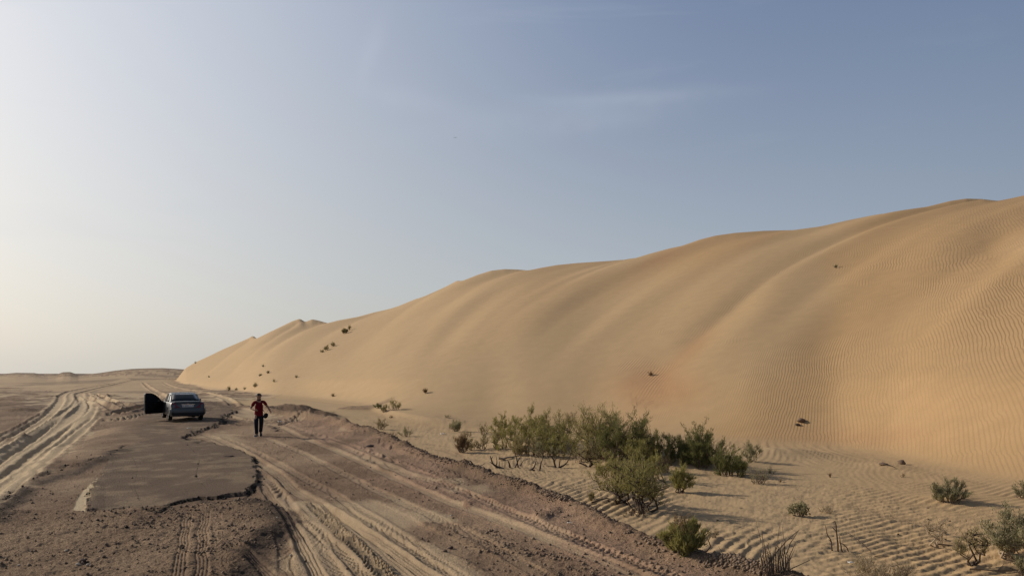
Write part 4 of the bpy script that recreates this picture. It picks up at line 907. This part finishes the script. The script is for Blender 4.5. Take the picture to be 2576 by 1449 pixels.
for i, (u, v, lb) in enumerate([(2376, 1341, 'dark dropping on the sand, upper of a short row'), (2378, 1357, 'dark dropping on the sand, lower of a short row'), (2540, 1345, 'dark dropping beside the large shrub'), (2389, 1311, 'dark dropping at the left of a pair on open sand'), (2432, 1342, 'dark dropping half way to the big shrub'), (2259, 1344, 'dark dropping near the dark snags'), (2526, 1272, 'dark dropping right of the shadow of the grey-green bush'), (2334, 1278, 'dark dropping just below the grey-green bush')]):
    stone(u, v, 6, lb, 'dark', .6, name='dropping', cat='dropping')
def scrap(u, v, w, h, label, rz):
    p = place(u, v); s1 = p.y / F; mb = MB(); n = 5
    for i in range(n):
        for j in range(3):
            x = (i / (n - 1) - .5) * w * s1; y = (j / 2 - .5) * h * s1 * 2; mb.v.append((x * math.cos(rz) - y * math.sin(rz), x * math.sin(rz) + y * math.cos(rz), .03 + .5 * h * s1 * math.sin(i * 1.7 + j) ** 2))
    for i in range(n - 1):
        for j in range(2): a = i * 3 + j; mb.f.append((a, a + 3, a + 4, a + 1))
    o = mb.build('litter_scrap', ST['white'], None, True, p); md = o.modifiers.new('thick', 'SOLIDIFY'); md.thickness = .012
    tag(o, label, 'litter')
scrap(705, 1062, 11, 4, 'white scrap on the track just right of the walker', .5)
scrap(1114, 1093, 12, 5, 'white scrap at the foot of the dune left of the cushion bush', .3)
scrap(1243, 1086, 6, 4, 'small white scrap above the left end of the thicket', .2)
scrap(1432, 1318, 9, 2, 'thin white scrap on the inside of the dirt bank', .1)
scrap(2140, 1418, 12, 4, 'white scrap in a sand ripple at the bottom', .2)
scrap(2170, 1424, 9, 3, 'pale scrap right of the white one at the bottom', -.2)
scrap(476, 1078, 10, 2, 'thin pale scrap on the asphalt near the car', .2)

def scatter(name, mask, n, smin, smax, mat, label, cat, seed, sink=.3, power=2.5):
    r = np.random.RandomState(seed); inv = (Y > 8.5) & (Y < 46) & (U > -60) & (U < 2640); wgt = mask * inv / np.maximum(Y, 9) ** 0  # even per picture area
    p_ = wgt / wgt.sum(); ids = r.choice(len(p_), n, p=p_)
    base = np.array([[1, 0, 0], [0, 1, 0], [-1, 0, 0], [0, -1, 0], [0, 0, .8], [0, 0, -.8]], float); fc = [(0, 1, 4), (1, 2, 4), (2, 3, 4), (3, 0, 4), (1, 0, 5), (2, 1, 5), (3, 2, 5), (0, 3, 5)]
    sz = smin + (smax - smin) * r.random(n) ** power; j = base[None] * (1 + r.uniform(-.4, .4, (n, 6, 3))) * sz[:, None, None]; a = r.uniform(0, 6.28, n); ca_, sb_ = np.cos(a)[:, None], np.sin(a)[:, None]
    xx = j[:, :, 0] * ca_ - j[:, :, 1] * sb_; yy = j[:, :, 0] * sb_ + j[:, :, 1] * ca_
    P = np.stack([X[ids][:, None] + r.uniform(-.01, .01, n)[:, None] + xx, Y[ids][:, None] + yy, z[ids][:, None] + j[:, :, 2] + (sz * sink)[:, None]], 2).reshape(-1, 3)
    Fc = (np.arange(n)[:, None, None] * 6 + np.array(fc)[None]).reshape(-1)
    me = bpy.data.meshes.new(name); me.vertices.add(n * 6); me.vertices.foreach_set('co', P.astype(np.float32).ravel()); me.loops.add(n * 24); me.loops.foreach_set('vertex_index', Fc.astype(np.int32)); me.polygons.add(n * 8); me.polygons.foreach_set('loop_start', np.arange(0, n * 24, 3, dtype=np.int32)); me.update(calc_edges=True)
    me.materials.append(mat); o = bpy.data.objects.new(name, me); C.objects.link(o); return tag(o, label, cat, None, 'stuff')
grav_m = simple_mat('gravel_brown', (.205, .145, .10), .95, var=.85, scale=26)
clv = np.clip(dirtm, 0, 1) ** 2 * (.12 + .34 * DB * sstep(.4, .62, fbm(X * 1.2, Y * 1.2, 301, 3)) + .5 * DT)
bz = np.zeros_like(z); bz[bi] = prof_b
scatter('gravel', clv * (1 - bz) * (.15 + sstep(.45, .65, fbm(X * .7, Y * .7, 305, 3))), 5500, .004, .034, grav_m, 'brown gravel and crumbs of earth strewn over the dirt', 'gravel', 1, power=3.5)
scatter('gravel', bz ** 2 * sstep(.35, .6, fbm(X, Y, 303, 3)) * (Y < 34) * (1 - np.clip(asph, 0, 1)), 6000, .006, .042, grav_m, 'lumpy gravel heaped along the dirt bank', 'gravel', 2, power=3)
scatter('asphalt_rubble', np.clip(tar, 0, 1) ** 2 * (Y < 45), 900, .003, .040, simple_mat('asphalt_black', (.022, .018, .016), .9, var=.5, scale=3), 'black crumbled asphalt along the broken edge of the road', 'rubble', 3, power=4)

# ------------------------------------------------------------------ car
paint = simple_mat('paint_shaded_silver', (.085, .098, .106), .42, .25, .4, .04, 2, coat=.12)  # base colour darker than real silver, to carry the shade on the rear
glass = simple_mat('glass_dark', (.010, .014, .017), .12, 0, .35, .1, 2, coat=.25)
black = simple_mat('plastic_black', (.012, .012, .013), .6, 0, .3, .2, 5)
rubber = simple_mat('rubber_black', (.016, .015, .014), .9, 0, .2, .2, 6)
redl = simple_mat('lens_red', (.13, .004, .006), .3, 0, .4, .2, 12, coat=.2)
chrome = simple_mat('chrome', (.72, .72, .72), .16, 1.0, .5, .02, 3)
rimm = simple_mat('rim_alloy', (.62, .62, .60), .35, .8, .5, .05, 5)
platem = simple_mat('plate_white', (.62, .62, .62), .5, 0, .3, .03, 5)
inkm = simple_mat('plate_ink', (.03, .03, .035), .6, 0, .3, .1, 5)
trim = simple_mat('trim_and_opening_shade', (.014, .011, .012), .8, 0, .15, .3, 5)
pr = place(472, 1058)
CY = 38.9; CXp = (473 - CX) / F * CY
carz = ground_z(CXp - .2, CY + 1.0) - .005
car = empty('car', (CXp, CY, carz), math.radians(31.0))
tag(car, 'silver sedan with its front left door wide open, parked on the broken asphalt', 'car')
def lerp_tab(t, x): return float(np.interp(x, [a for a, _ in t], [b_ for _, b_ in t]))
HWt = [(0, .78), (.06, .82), (.3, .85), (1.0, .865), (3.5, .86), (4.1, .82), (4.4, .72), (4.5, .6)]
TOPt = [(0, .90), (.05, .985), (.15, 1.0), (.95, 1.02), (3.45, .98), (3.9, .90), (4.35, .74), (4.5, .60)]
SHt = [(0, .86), (.05, .93), (.15, .95), (.95, .955), (3.4, .93), (3.9, .85), (4.35, .70), (4.5, .55)]
def zbot(y):
    zz = .24 + .12 * (1 - sstep(0, .35, y)) + .08 * sstep(4.2, 4.5, y)
    for ax in (.98, 3.60):
        if abs(y - ax) < .365: zz = max(zz, .30 + math.sqrt(.365 ** 2 - (y - ax) ** 2))
    return zz
stn = sorted(set([round(i * .05, 3) for i in range(91)] + [.015, .035, .615, .63, 1.33, 1.345, 3.235, 3.25, 3.95, 3.965]))
vs = []; fs = []; NP = 0
for y in stn:
    hw = lerp_tab(HWt, y); t = lerp_tab(TOPt, y); sh = lerp_tab(SHt, y); zb_ = zbot(y); yb = y
    half = [(0, zb_), (hw * .80, zb_), (hw * .95, zb_ + .015), (hw * .99, max(zb_ + .05, .42)), (hw, max(zb_ + .06, .62)), (hw * .995, max(zb_ + .07, .72)), (hw * .965, sh - .04), (hw * .90, sh + (t - sh) * .35), (hw * .70, sh + (t - sh) * .8), (hw * .35, t - .005), (0, t)]
    ring = half + [(-a, b_) for a, b_ in reversed(half[1:-1])]; NP = len(ring); 
    for a, b_ in ring:
        # rear face leans forward above the bumper line
        lean_ = .10 * sstep(.62, 1.0, b_) * (1 - sstep(0, .3, y)) + (-.05 * sstep(.66, .60, b_) * sstep(.33, .40, b_)) * (1 - sstep(0, .1, y))
        vs.append((a, yb + lean_, b_))
for i in range(len(stn) - 1):
    for k in range(NP): fs.append((i * NP + k, i * NP + (k + 1) % NP, (i + 1) * NP + (k + 1) % NP, (i + 1) * NP + k))
fs.append(tuple(range(NP - 1, -1, -1))); fs.append(tuple((len(stn) - 1) * NP + k for k in range(NP)))
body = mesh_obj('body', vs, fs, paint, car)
# cabin shell
prof_y = [.90, .96, 1.1, 1.3, 1.5, 1.66, 1.78, 2.0, 2.3, 2.6, 2.74, 2.9, 3.1, 3.3, 3.44]
prof_z = [1.00, 1.03, 1.115, 1.225, 1.325, 1.395, 1.425, 1.445, 1.45, 1.435, 1.405, 1.32, 1.20, 1.07, .99]
vs = []; fs = []
for y, zt_ in zip(prof_y, prof_z):
    def sx(zz): return .775 - .165 * ((zz - .93) / .47) ** 1.2 if zz > .93 else .775
    zr = zt_ - .05; half = [(.775, .90), (sx(.95), .95)] + [(sx(.95 + (zr - .95) * q), .95 + (zr - .95) * q) for q in (.33, .66, 1.0)] + [(sx(zr) - .05, zt_ - .018), (sx(zr) * .6, zt_ - .004), (0, zt_)]
    ring = half + [(-a, b_) for a, b_ in reversed(half[:-1])]; n_ = len(ring); vs += [(a, y, b_) for a, b_ in ring]
for i in range(len(prof_y) - 1):
    for k in range(n_ - 1): fs.append((i * n_ + k, i * n_ + k + 1, (i + 1) * n_ + k + 1, (i + 1) * n_ + k))
fs.append(tuple(range(n_ - 1, -1, -1))); fs.append(tuple((len(prof_y) - 1) * n_ + k for k in range(n_)))
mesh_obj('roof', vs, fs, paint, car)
def panel(name, cs, mat, parent, n=6, bulge=.012, nrm_=(0, -1, 0), thick=.012):
    """bilinear panel through four corners with a soft bulge"""
    a, b_, c, d = [Vector(q) for q in cs]; nv = Vector(nrm_).normalized(); V_ = []
    for i in range(n + 1):
        for j in range(n + 1):
            s1, t1 = i / n, j / n; p = a.lerp(b_, s1).lerp(d.lerp(c, s1), t1); V_.append(p + nv * (bulge * (1 - (2 * s1 - 1) ** 2) * (1 - (2 * t1 - 1) ** 4)))
    Fq = [(i * (n + 1) + j, (i + 1) * (n + 1) + j, (i + 1) * (n + 1) + j + 1, i * (n + 1) + j + 1) for i in range(n) for j in range(n)]
    o = mesh_obj(name, V_, Fq, mat, parent); md = o.modifiers.new('thick', 'SOLIDIFY'); md.thickness = thick; md.offset = 0; return o
panel('rear_window', [(-.66, .975, 1.045), (.66, .975, 1.045), (.565, 1.60, 1.375), (-.565, 1.60, 1.375)], glass, car, nrm_=(0, -.47, .88), bulge=.03, thick=.02)
panel('windscreen', [(.66, 3.36, 1.05), (-.66, 3.36, 1.05), (-.56, 2.82, 1.385), (.56, 2.82, 1.385)], glass, car, nrm_=(0, .5, .86), bulge=.03)
for sd in (-1, 1):
    panel('side_window', [(sd * .778, 1.32, .975), (sd * .778, 2.12, .975), (sd * .655, 2.10, 1.37), (sd * .662, 1.62, 1.355)], glass, car, nrm_=(sd, 0, .3), bulge=.01)
panel('side_window', [(.778, 2.2, .975), (.778, 3.22, .985), (.660, 2.72, 1.36), (.655, 2.2, 1.37)], glass, car, nrm_=(1, 0, .3), bulge=.01)
# dark panels laid on the body, standing in for the shaded cabin at the open door
panel('opening_shade', [(-.872, 2.16, .34), (-.872, 3.22, .34), (-.855, 3.20, .93), (-.850, 2.16, .93)], trim, car, nrm_=(-1, 0, 0), bulge=.004)
panel('opening_shade', [(-.782, 2.18, .95), (-.782, 3.18, .95), (-.668, 2.72, 1.36), (-.662, 2.18, 1.37)], trim, car, nrm_=(-1, 0, .3), bulge=.004)
def solid_poly(name, pts2, y0, thick, mat, parent, bend=0.0):
    """polygon in x,z extruded along y (towards the rear), outer part bent forward round the corner"""
    n = len(pts2); f = lambda a: bend * max(0, abs(a) - .70) * 4
    def yo(a, b_): return y0 + .10 * float(sstep(.62, 1.0, b_)) + f(a)
    V_ = [(a, yo(a, b_) - thick, b_) for a, b_ in pts2] + [(a, yo(a, b_) + thick * 1.5, b_) for a, b_ in pts2]
    Fq = [tuple(range(n))] + [tuple(range(2 * n - 1, n - 1, -1))] + [(i, i + n, (i + 1) % n + n, (i + 1) % n) for i in range(n)]
    return mesh_obj(name, V_, Fq, mat, parent, smooth=False)
for sd in (-1, 1):
    P2 = [(sd * .34, .69), (sd * .80, .675), (sd * .815, .80), (sd * .79, .91), (sd * .64, .965), (sd * .60, .93), (sd * .52, .80)]
    if sd < 0: P2 = P2[::-1]
    lt = solid_poly('tail_light', P2, 0, .012, redl, car, .10)
mb = MB(); 
for k in range(13):
    t = -1 + 2 * k / 12; mb.v += [(t * .86, -.055 + .10 * abs(t) ** 6 + .0, .64), (t * .865, -.07 + .10 * abs(t) ** 6, .60), (t * .865, -.07 + .10 * abs(t) ** 6, .42), (t * .84, -.03 + .10 * abs(t) ** 6, .34), (t * .84, .2, .34), (t * .845, .2, .64)]
for k in range(12):
    for j in range(6): mb.f.append((k * 6 + j, (k + 1) * 6 + j, (k + 1) * 6 + (j + 1) % 6, k * 6 + (j + 1) % 6))
mb.f += [tuple(range(6)), tuple(12 * 6 + j for j in range(5, -1, -1))]
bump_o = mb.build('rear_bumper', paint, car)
mb = MB(); mb.box((0, .015, .36), (1.56, .19, .15)); mb.build('bumper_valance', black, car, False)  # black valance, enlarged so its colour carries the shadow low on the bumper
mb = MB(); mb.box((0, .028, .86), (.66, .03, .028)); mb.box((0, .024, .885), (.10, .03, .03)); mb.build('chrome_strip', chrome, car, False)
mb = MB(); mb.box((0, .012, .79), (.54, .02, .125)); plate = mb.build('licence_plate', platem, car, False)
def lettering(txt, size, mat, parent, M_, name='lettering'):
    cu = bpy.data.curves.new('txt', 'FONT'); cu.body = txt; cu.size = size; cu.align_x = 'CENTER'; cu.align_y = 'CENTER'; cu.extrude = .0015
    t = bpy.data.objects.new('txt', cu); C.objects.link(t); dg = bpy.context.evaluated_depsgraph_get(); dg.update(); me = bpy.data.meshes.new_from_object(t.evaluated_get(dg)); bpy.data.objects.remove(t)
    me.transform(M_); me.materials.clear(); me.materials.append(mat); o = bpy.data.objects.new(name, me); C.objects.link(o); o.parent = parent; return o
for tx_, x_ in (('V', -.22), ('5041', -.04), ('1', .14), ('7', .22)): lettering(tx_, .115, inkm, plate, Matrix.Translation((x_, -.001, .79)) @ Matrix.Rotation(math.radians(90), 4, 'X'))
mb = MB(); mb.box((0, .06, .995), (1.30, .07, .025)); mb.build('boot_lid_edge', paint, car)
mb = MB(); mb.tube([(.45, -.02, .27), (.45, .4, .29)], [.03, .03], 10); mb.build('exhaust_pipe', chrome, car)
mb = MB(); mb.box((0, 2.2, .27), (1.3, 3.6, .10)); mb.box((.3, .5, .28), (.5, .3, .16)); mb.build('underbody', black, car, False)
def wheel(x, y):
    t = empty('wheel', (x, y, .31)); t.parent = car
    mb = MB(); n = 28; sd = 1 if x > 0 else -1
    prof_ = [(-.095, .20), (-.10, .27), (-.085, .305), (-.05, .31), (.05, .31), (.085, .305), (.10, .27), (.095, .20)]
    for k in range(n):
        a = 2 * math.pi * k / n
        for px_, r_ in prof_: mb.v.append((px_, r_ * math.cos(a), r_ * math.sin(a)))
    m_ = len(prof_)
    for k in range(n):
        for j in range(m_ - 1): mb.f.append((k * m_ + j, ((k + 1) % n) * m_ + j, ((k + 1) % n) * m_ + j + 1, k * m_ + j + 1))
    mb.build('tyre', rubber, t)
    mb = MB(); 
    for k in range(n):
        a = 2 * math.pi * k / n; mb.v += [(sd * .088, .205 * math.cos(a), .205 * math.sin(a)), (sd * .06, .18 * math.cos(a), .18 * math.sin(a)), (sd * .085, .05 * math.cos(a), .05 * math.sin(a)), (-sd * .09, .205 * math.cos(a), .205 * math.sin(a))]
    for k in range(n):
        k2 = (k + 1) % n; mb.f += [(k * 4, k2 * 4, k2 * 4 + 1, k * 4 + 1), (k * 4 + 1, k2 * 4 + 1, k2 * 4 + 2, k * 4 + 2), (k * 4 + 3, k2 * 4 + 3, k2 * 4, k * 4)]
    mb.f.append(tuple(k * 4 + 2 for k in range(n))); mb.f.append(tuple(k * 4 + 3 for k in range(n))); mb.build('rim', rimm, t)
for x in (-.755, .755):
    for y in (.98, 3.60): wheel(x, y)
# open door, hinged at the front
door = empty('door', (-.865, 3.22, 0), math.radians(-58)); door.parent = car
DO = [(0, .30), (-1.06, .28), (-1.12, .45), (-1.12, .92), (-1.115, 1.35), (-1.09, 1.395), (-1.02, 1.41), (-.80, 1.405), (-.62, 1.38), (-.45, 1.30), (-.28, 1.18), (-.13, 1.03), (-.02, .92), (0, .60)]
def slabp(name, pts2, x0, th, mat, parent):
    n = len(pts2); V_ = [(x0 - th / 2, a, b_) for a, b_ in pts2] + [(x0 + th / 2, a, b_) for a, b_ in pts2]
    return mesh_obj(name, V_, [tuple(range(n)), tuple(range(2 * n - 1, n - 1, -1))] + [(i, i + n, (i + 1) % n + n, (i + 1) % n) for i in range(n)], mat, parent, smooth=False)
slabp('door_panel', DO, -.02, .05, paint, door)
slabp('inner_trim', [(a * .985 - .008, .30 + (b_ - .30) * .975) for a, b_ in DO if b_ < .95] + [(-.02, .93)], .03, .045, trim, door)
slabp('window', [(a * .985 - .008, b_ - .012) for a, b_ in DO if b_ > .91], .016, .03, glass, door)
mb = MB(); mb.box((.062, -.30, .98), (.012, .10, .05)); mb.build('handle', chrome, door, False)
mb = MB(); mb.box((-.13, -.16, .98), (.18, .08, .13)); mb.build('mirror', black, door, False)
for z__ in (.70, .56): mb = MB(); mb.box((.045, -1.09, z__), (.03, .02, .045)); mb.build('latch', chrome, door, False)
mb = MB(); mb.box((.98, 3.02, .98), (.18, .09, .13)); mb.build('mirror', black, car, False)
for y in (1.45, 2.25):
    for x in (-.36, .36):
        pass

# ------------------------------------------------------------------ the walker
def skin_mesh(name, nodes, edges, mat, parent, root=0, sub=2):
    me = bpy.data.meshes.new(name); keys = list(nodes); me.from_pydata([nodes[k][0] for k in keys], [(keys.index(a), keys.index(b_)) for a, b_ in edges], []); o = bpy.data.objects.new(name, me); C.objects.link(o)
    md = o.modifiers.new('skin', 'SKIN'); md.use_smooth_shade = True; md.branch_smoothing = .3
    for i, k in enumerate(keys):
        r = nodes[k][1]; r = (r, r) if not isinstance(r, tuple) else r
        o.data.skin_vertices[0].data[i].radius = r; o.data.skin_vertices[0].data[i].use_root = (i == root)
    sb = o.modifiers.new('sub', 'SUBSURF'); sb.levels = sub; sb.render_levels = sub
    dg = bpy.context.evaluated_depsgraph_get(); dg.update(); m2 = bpy.data.meshes.new_from_object(o.evaluated_get(dg)); bpy.data.objects.remove(o)
    m2.name = name; m2.materials.clear(); m2.materials.append(mat); m2.polygons.foreach_set('use_smooth', [True] * len(m2.polygons)); o2 = bpy.data.objects.new(name, m2); C.objects.link(o2); o2.parent = parent; return o2
skinm = simple_mat('skin', (.30, .175, .12), .6, 0, .3, .1, 10); hairm = simple_mat('hair_black', (.010, .008, .008), .6, 0, .3, .3, 30)
shirtm = simple_mat('cloth_red', (.135, .008, .015), .9, 0, .1, .2, 8, bump=.01); jeansm = simple_mat('cloth_navy', (.014, .017, .024), .9, 0, .1, .3, 8, bump=.01)
shoem = simple_mat('shoe_dark', (.03, .028, .028), .7, 0, .3, .2, 8); solem = simple_mat('shoe_sole', (.62, .60, .56), .7, 0, .3, .05, 8); bagm = simple_mat('bag_black', (.012, .012, .013), .7, 0, .2, .2, 8)
pp = place(651, 1097); man = empty('person', pp, math.atan2(-pp.x, pp.y))
man.scale = (1.12, 1.08, 1.0)
tag(man, 'person in a red T-shirt and dark trousers walking towards the camera on the track', 'person')
N_ = {'pelvis': ((0, .03, .93), (.15, .10)), 'waist': ((0, .02, 1.06), (.125, .09)), 'chest': ((.01, .0, 1.25), (.155, .105)), 'neckb': ((.01, -.01, 1.43), (.075, .065)), 'neck': ((.005, -.03, 1.485), (.058, .06)), 'jaw': ((0, -.07, 1.545), (.070, .085)), 'head': ((0, -.065, 1.64), (.092, .108)), 'crown': ((0, -.055, 1.715), (.066, .082)),
      'rsh': ((-.155, .0, 1.39), .055), 'rel': ((-.285, .02, 1.14), .042), 'rwr': ((-.15, -.17, 1.085), .028), 'rpalm': ((-.10, -.20, 1.08), (.024, .038)),
      'lsh': ((.18, .0, 1.41), .055), 'lel': ((.315, .04, 1.19), .042), 'lwr': ((.40, -.02, 1.02), .028), 'lpalm': ((.418, -.03, .965), (.024, .038)),
      'rhip': ((-.095, .02, .88), .092), 'rkn': ((-.085, -.09, .50), .058), 'ran': ((-.075, -.10, .10), .038), 'rtoe': ((-.10, -.26, .04), .036),
      'lhip': ((.10, .03, .88), .092), 'lkn': ((.085, .02, .50), .058), 'lan': ((.06, .20, .15), .038), 'ltoe': ((.06, .08, .045), .036)}
E_ = [('pelvis', 'waist'), ('waist', 'chest'), ('chest', 'neckb'), ('neckb', 'neck'), ('neck', 'jaw'), ('jaw', 'head'), ('head', 'crown'), ('neckb', 'rsh'), ('rsh', 'rel'), ('rel', 'rwr'), ('rwr', 'rpalm'), ('neckb', 'lsh'), ('lsh', 'lel'), ('lel', 'lwr'), ('lwr', 'lpalm'), ('pelvis', 'rhip'), ('rhip', 'rkn'), ('rkn', 'ran'), ('ran', 'rtoe'), ('pelvis', 'lhip'), ('lhip', 'lkn'), ('lkn', 'lan'), ('lan', 'ltoe')]
def fingers(pre, palm, dirv, side, lens):
    pd = Vector(dirv).normalized(); sv_ = Vector(side).normalized(); c = Vector(palm)
    for i, L in enumerate(lens):
        o_ = c + sv_ * (i - 1.5) * .019; q1 = o_ + pd * L * .5; q2 = q1 + (pd * .75 + Vector((0, -.5, -.2)) * (1 if pre == 'l' else 0) + Vector((0, .3, -.6)) * (1 if pre == 'r' else 0)).normalized() * L * .5
        N_[f'{pre}f{i}a'] = (tuple(q1), .0088); N_[f'{pre}f{i}b'] = (tuple(q2), .0070); E_.append((pre + 'palm', f'{pre}f{i}a')); E_.append((f'{pre}f{i}a', f'{pre}f{i}b'))
    t1 = c - sv_ * .04 + pd * .005; t2 = t1 + (pd - sv_ * .3).normalized() * .04; N_[pre + 't1'] = (tuple(t1), .010); N_[pre + 't2'] = (tuple(t2), .008); E_.append((pre + 'palm', pre + 't1')); E_.append((pre + 't1', pre + 't2'))
fingers('l', (.418, -.03, .965), (.15, -.15, -1), (0, 1, -.1), [.075, .085, .08, .062]); fingers('r', (-.10, -.20, 1.08), (1, -.35, -.05), (.05, 0, -1), [.075, .085, .08, .062])
bodyo = skin_mesh('body', N_, E_, skinm, man)
# a nose and brow pushed out of the face
for v_ in bodyo.data.vertices:
    c = v_.co
    if c.y < -.10 and c.z > 1.5:
        dn_ = math.exp(-((c.x) / .016) ** 2 - ((c.z - 1.625) / .022) ** 2); v_.co.y -= .022 * dn_
def ell(name, c, r, mat, parent, seg=12, cut=None):
    bm = bmesh.new(); bmesh.ops.create_uvsphere(bm, u_segments=seg, v_segments=seg, radius=1)
    for v_ in bm.verts: v_.co = Vector((v_.co.x * r[0], v_.co.y * r[1], v_.co.z * r[2]))
    if cut: bmesh.ops.delete(bm, geom=[v_ for v_ in bm.verts if cut(v_.co)], context='VERTS')
    V_ = [tuple(v_.co + Vector(c)) for v_ in bm.verts]; bm.verts.index_update(); Fq = [[v_.index for v_ in f.verts] for f in bm.faces]; bm.free(); return mesh_obj(name, V_, Fq, mat, parent)
ell('hair', (0, -.045, 1.668), (.102, .118, .098), hairm, man, 18, cut=lambda c: c.y < -.05 and c.z < .012)
for sx_ in (-1, 1):
    ell('eye', (sx_ * .032, -.158, 1.640), (.012, .008, .007), hairm, man, 8); ell('ear', (sx_ * .084, -.05, 1.635), (.010, .020, .030), skinm, man, 8)
mb = MB(); mb.box((0, -.150, 1.585), (.045, .012, .008)); mb.build('mouth', simple_mat('lip', (.18, .07, .06), .6), man)
TS = {'hem': ((0, .03, .79), (.175, .135)), 'mid': ((0, .03, .90), (.170, .128)), 'waist': ((0, .02, 1.06), (.150, .112)), 'chest': ((.01, 0, 1.26), (.178, .122)), 'neckb': ((.01, -.01, 1.43), (.085, .075)), 'rsh': ((-.155, 0, 1.39), .072), 'rsl': ((-.235, .01, 1.225), .062), 'lsh': ((.18, 0, 1.41), .072), 'lsl': ((.268, .02, 1.265), .062)}
skin_mesh('t_shirt', TS, [('hem', 'mid'), ('mid', 'waist'), ('waist', 'chest'), ('chest', 'neckb'), ('neckb', 'rsh'), ('rsh', 'rsl'), ('neckb', 'lsh'), ('lsh', 'lsl')], shirtm, man)
TR = {'belt': ((0, .03, 1.06), (.140, .105)), 'pelvis': ((0, .03, .92), (.152, .115)), 'rhip': ((-.085, .02, .80), (.100, .10)), 'rkn': ((-.088, -.09, .50), .080), 'rcf': ((-.08, -.085, .28), .070), 'ran': ((-.075, -.09, .08), .068), 'lhip': ((.09, .03, .80), (.100, .10)), 'lkn': ((.085, .02, .50), .080), 'lcf': ((.072, .12, .30), .072), 'lan': ((.06, .19, .14), .066)}
skin_mesh('trousers', TR, [('belt', 'pelvis'), ('pelvis', 'rhip'), ('rhip', 'rkn'), ('rkn', 'rcf'), ('rcf', 'ran'), ('pelvis', 'lhip'), ('lhip', 'lkn'), ('lkn', 'lcf'), ('lcf', 'lan')], jeansm, man)
def shoe(c, rz, pitch):
    M_ = Matrix.Translation(c) @ Matrix.Rotation(rz, 4, 'Z') @ Matrix.Rotation(pitch, 4, 'X')
    def mk(name, zs, grow, mat, par):
        V_ = []; out = [(0, .07), (.035, .06), (.042, .0), (.046, -.08), (.050, -.14), (.038, -.19), (0, -.21), (-.038, -.19), (-.050, -.14), (-.046, -.08), (-.042, 0), (-.035, .06)]
        for z_, sc2, hk in zs:
            for a, b_ in out: V_.append(M_ @ Vector((a * sc2 * grow, (b_ * grow if hk == 0 else (b_ * .9 if b_ > -.02 else b_ * .55)) , z_)))
        n = len(out); Fq = [(i * n + k, i * n + (k + 1) % n, (i + 1) * n + (k + 1) % n, (i + 1) * n + k) for i in range(len(zs) - 1) for k in range(n)] + [tuple(range(n))[::-1], tuple((len(zs) - 1) * n + k for k in range(n))]
        return mesh_obj(name, V_, Fq, mat, par)
    s_o = mk('shoe', [(.02, 1, 0), (.055, 1, 0), (.085, .8, 1), (.11, .75, 1)], 1.0, shoem, man); mk('sole', [(0, 1, 0), (.025, 1, 0)], 1.06, solem, s_o)
shoe(Vector((-.075, -.09, 0)), math.radians(-18), 0); shoe(Vector((.06, .20, .055)), math.radians(4), math.radians(22))
# shoulder bag at the left hip, on a strap
bag = empty('shoulder_bag', man.matrix_world @ Vector((0, 0, 0)), 0)
bag.location = Vector(pp); bag.rotation_euler = man.rotation_euler
tag(bag, 'black camera bag hanging at the hip of the walking person', 'bag')
bm = bmesh.new(); bmesh.ops.create_cube(bm, size=1); bmesh.ops.bevel(bm, geom=bm.edges[:], offset=.18, segments=2, affect='EDGES')
RB = Matrix.Translation((.27, -.02, .84)) @ Matrix.Rotation(math.radians(28), 4, 'Y')
for v_ in bm.verts: v_.co = RB @ Vector((v_.co.x * .17, v_.co.y * .14, v_.co.z * .22))
bm.verts.index_update(); mesh_obj('pouch', [tuple(v_.co) for v_ in bm.verts], [[v_.index for v_ in f.verts] for f in bm.faces], bagm, bag); bm.free()
mb = MB(); mb.tube([(.25, -.02, .93), (.16, -.13, 1.10), (.02, -.135, 1.26), (-.10, -.095, 1.40), (-.15, 0, 1.455), (-.06, .10, 1.36), (.10, .125, 1.15), (.25, .05, .94)], [.006] * 8, 5); mb.build('strap', bagm, bag)

# ------------------------------------------------------------------ a bird far up
D0 = 60; bx0 = (1145 - CX) / F * D0; bz0 = CAMH + (HZ - 347) / F * D0
mb = MB(); bird_s = .5
mb.tube([(0, -.12, 0), (0, -.06, .01), (0, .04, .01), (0, .16, 0)], [.012, .035, .03, .008], 6)
mb.add([(0, -.05, .02), (.16, -.04, .06), (.34, .04, .03), (.15, .05, .05), (0, .05, .02)], [(0, 1, 2, 3, 4)]); mb.add([(0, -.05, .02), (-.16, -.04, .06), (-.34, .04, .03), (-.15, .05, .05), (0, .05, .02)], [(4, 3, 2, 1, 0)])
mb.add([(-.01, .12, 0), (.01, .12, 0), (.04, .22, 0), (-.04, .22, 0)], [(0, 1, 2, 3)])
mb.v = [tuple(c_ * bird_s for c_ in q_) for q_ in mb.v]
tag(mb.build('bird', simple_mat('bird_dark', (.05, .045, .04), .8), None, False, (bx0, D0, bz0)), 'tiny dark bird flying high in the sky', 'bird')
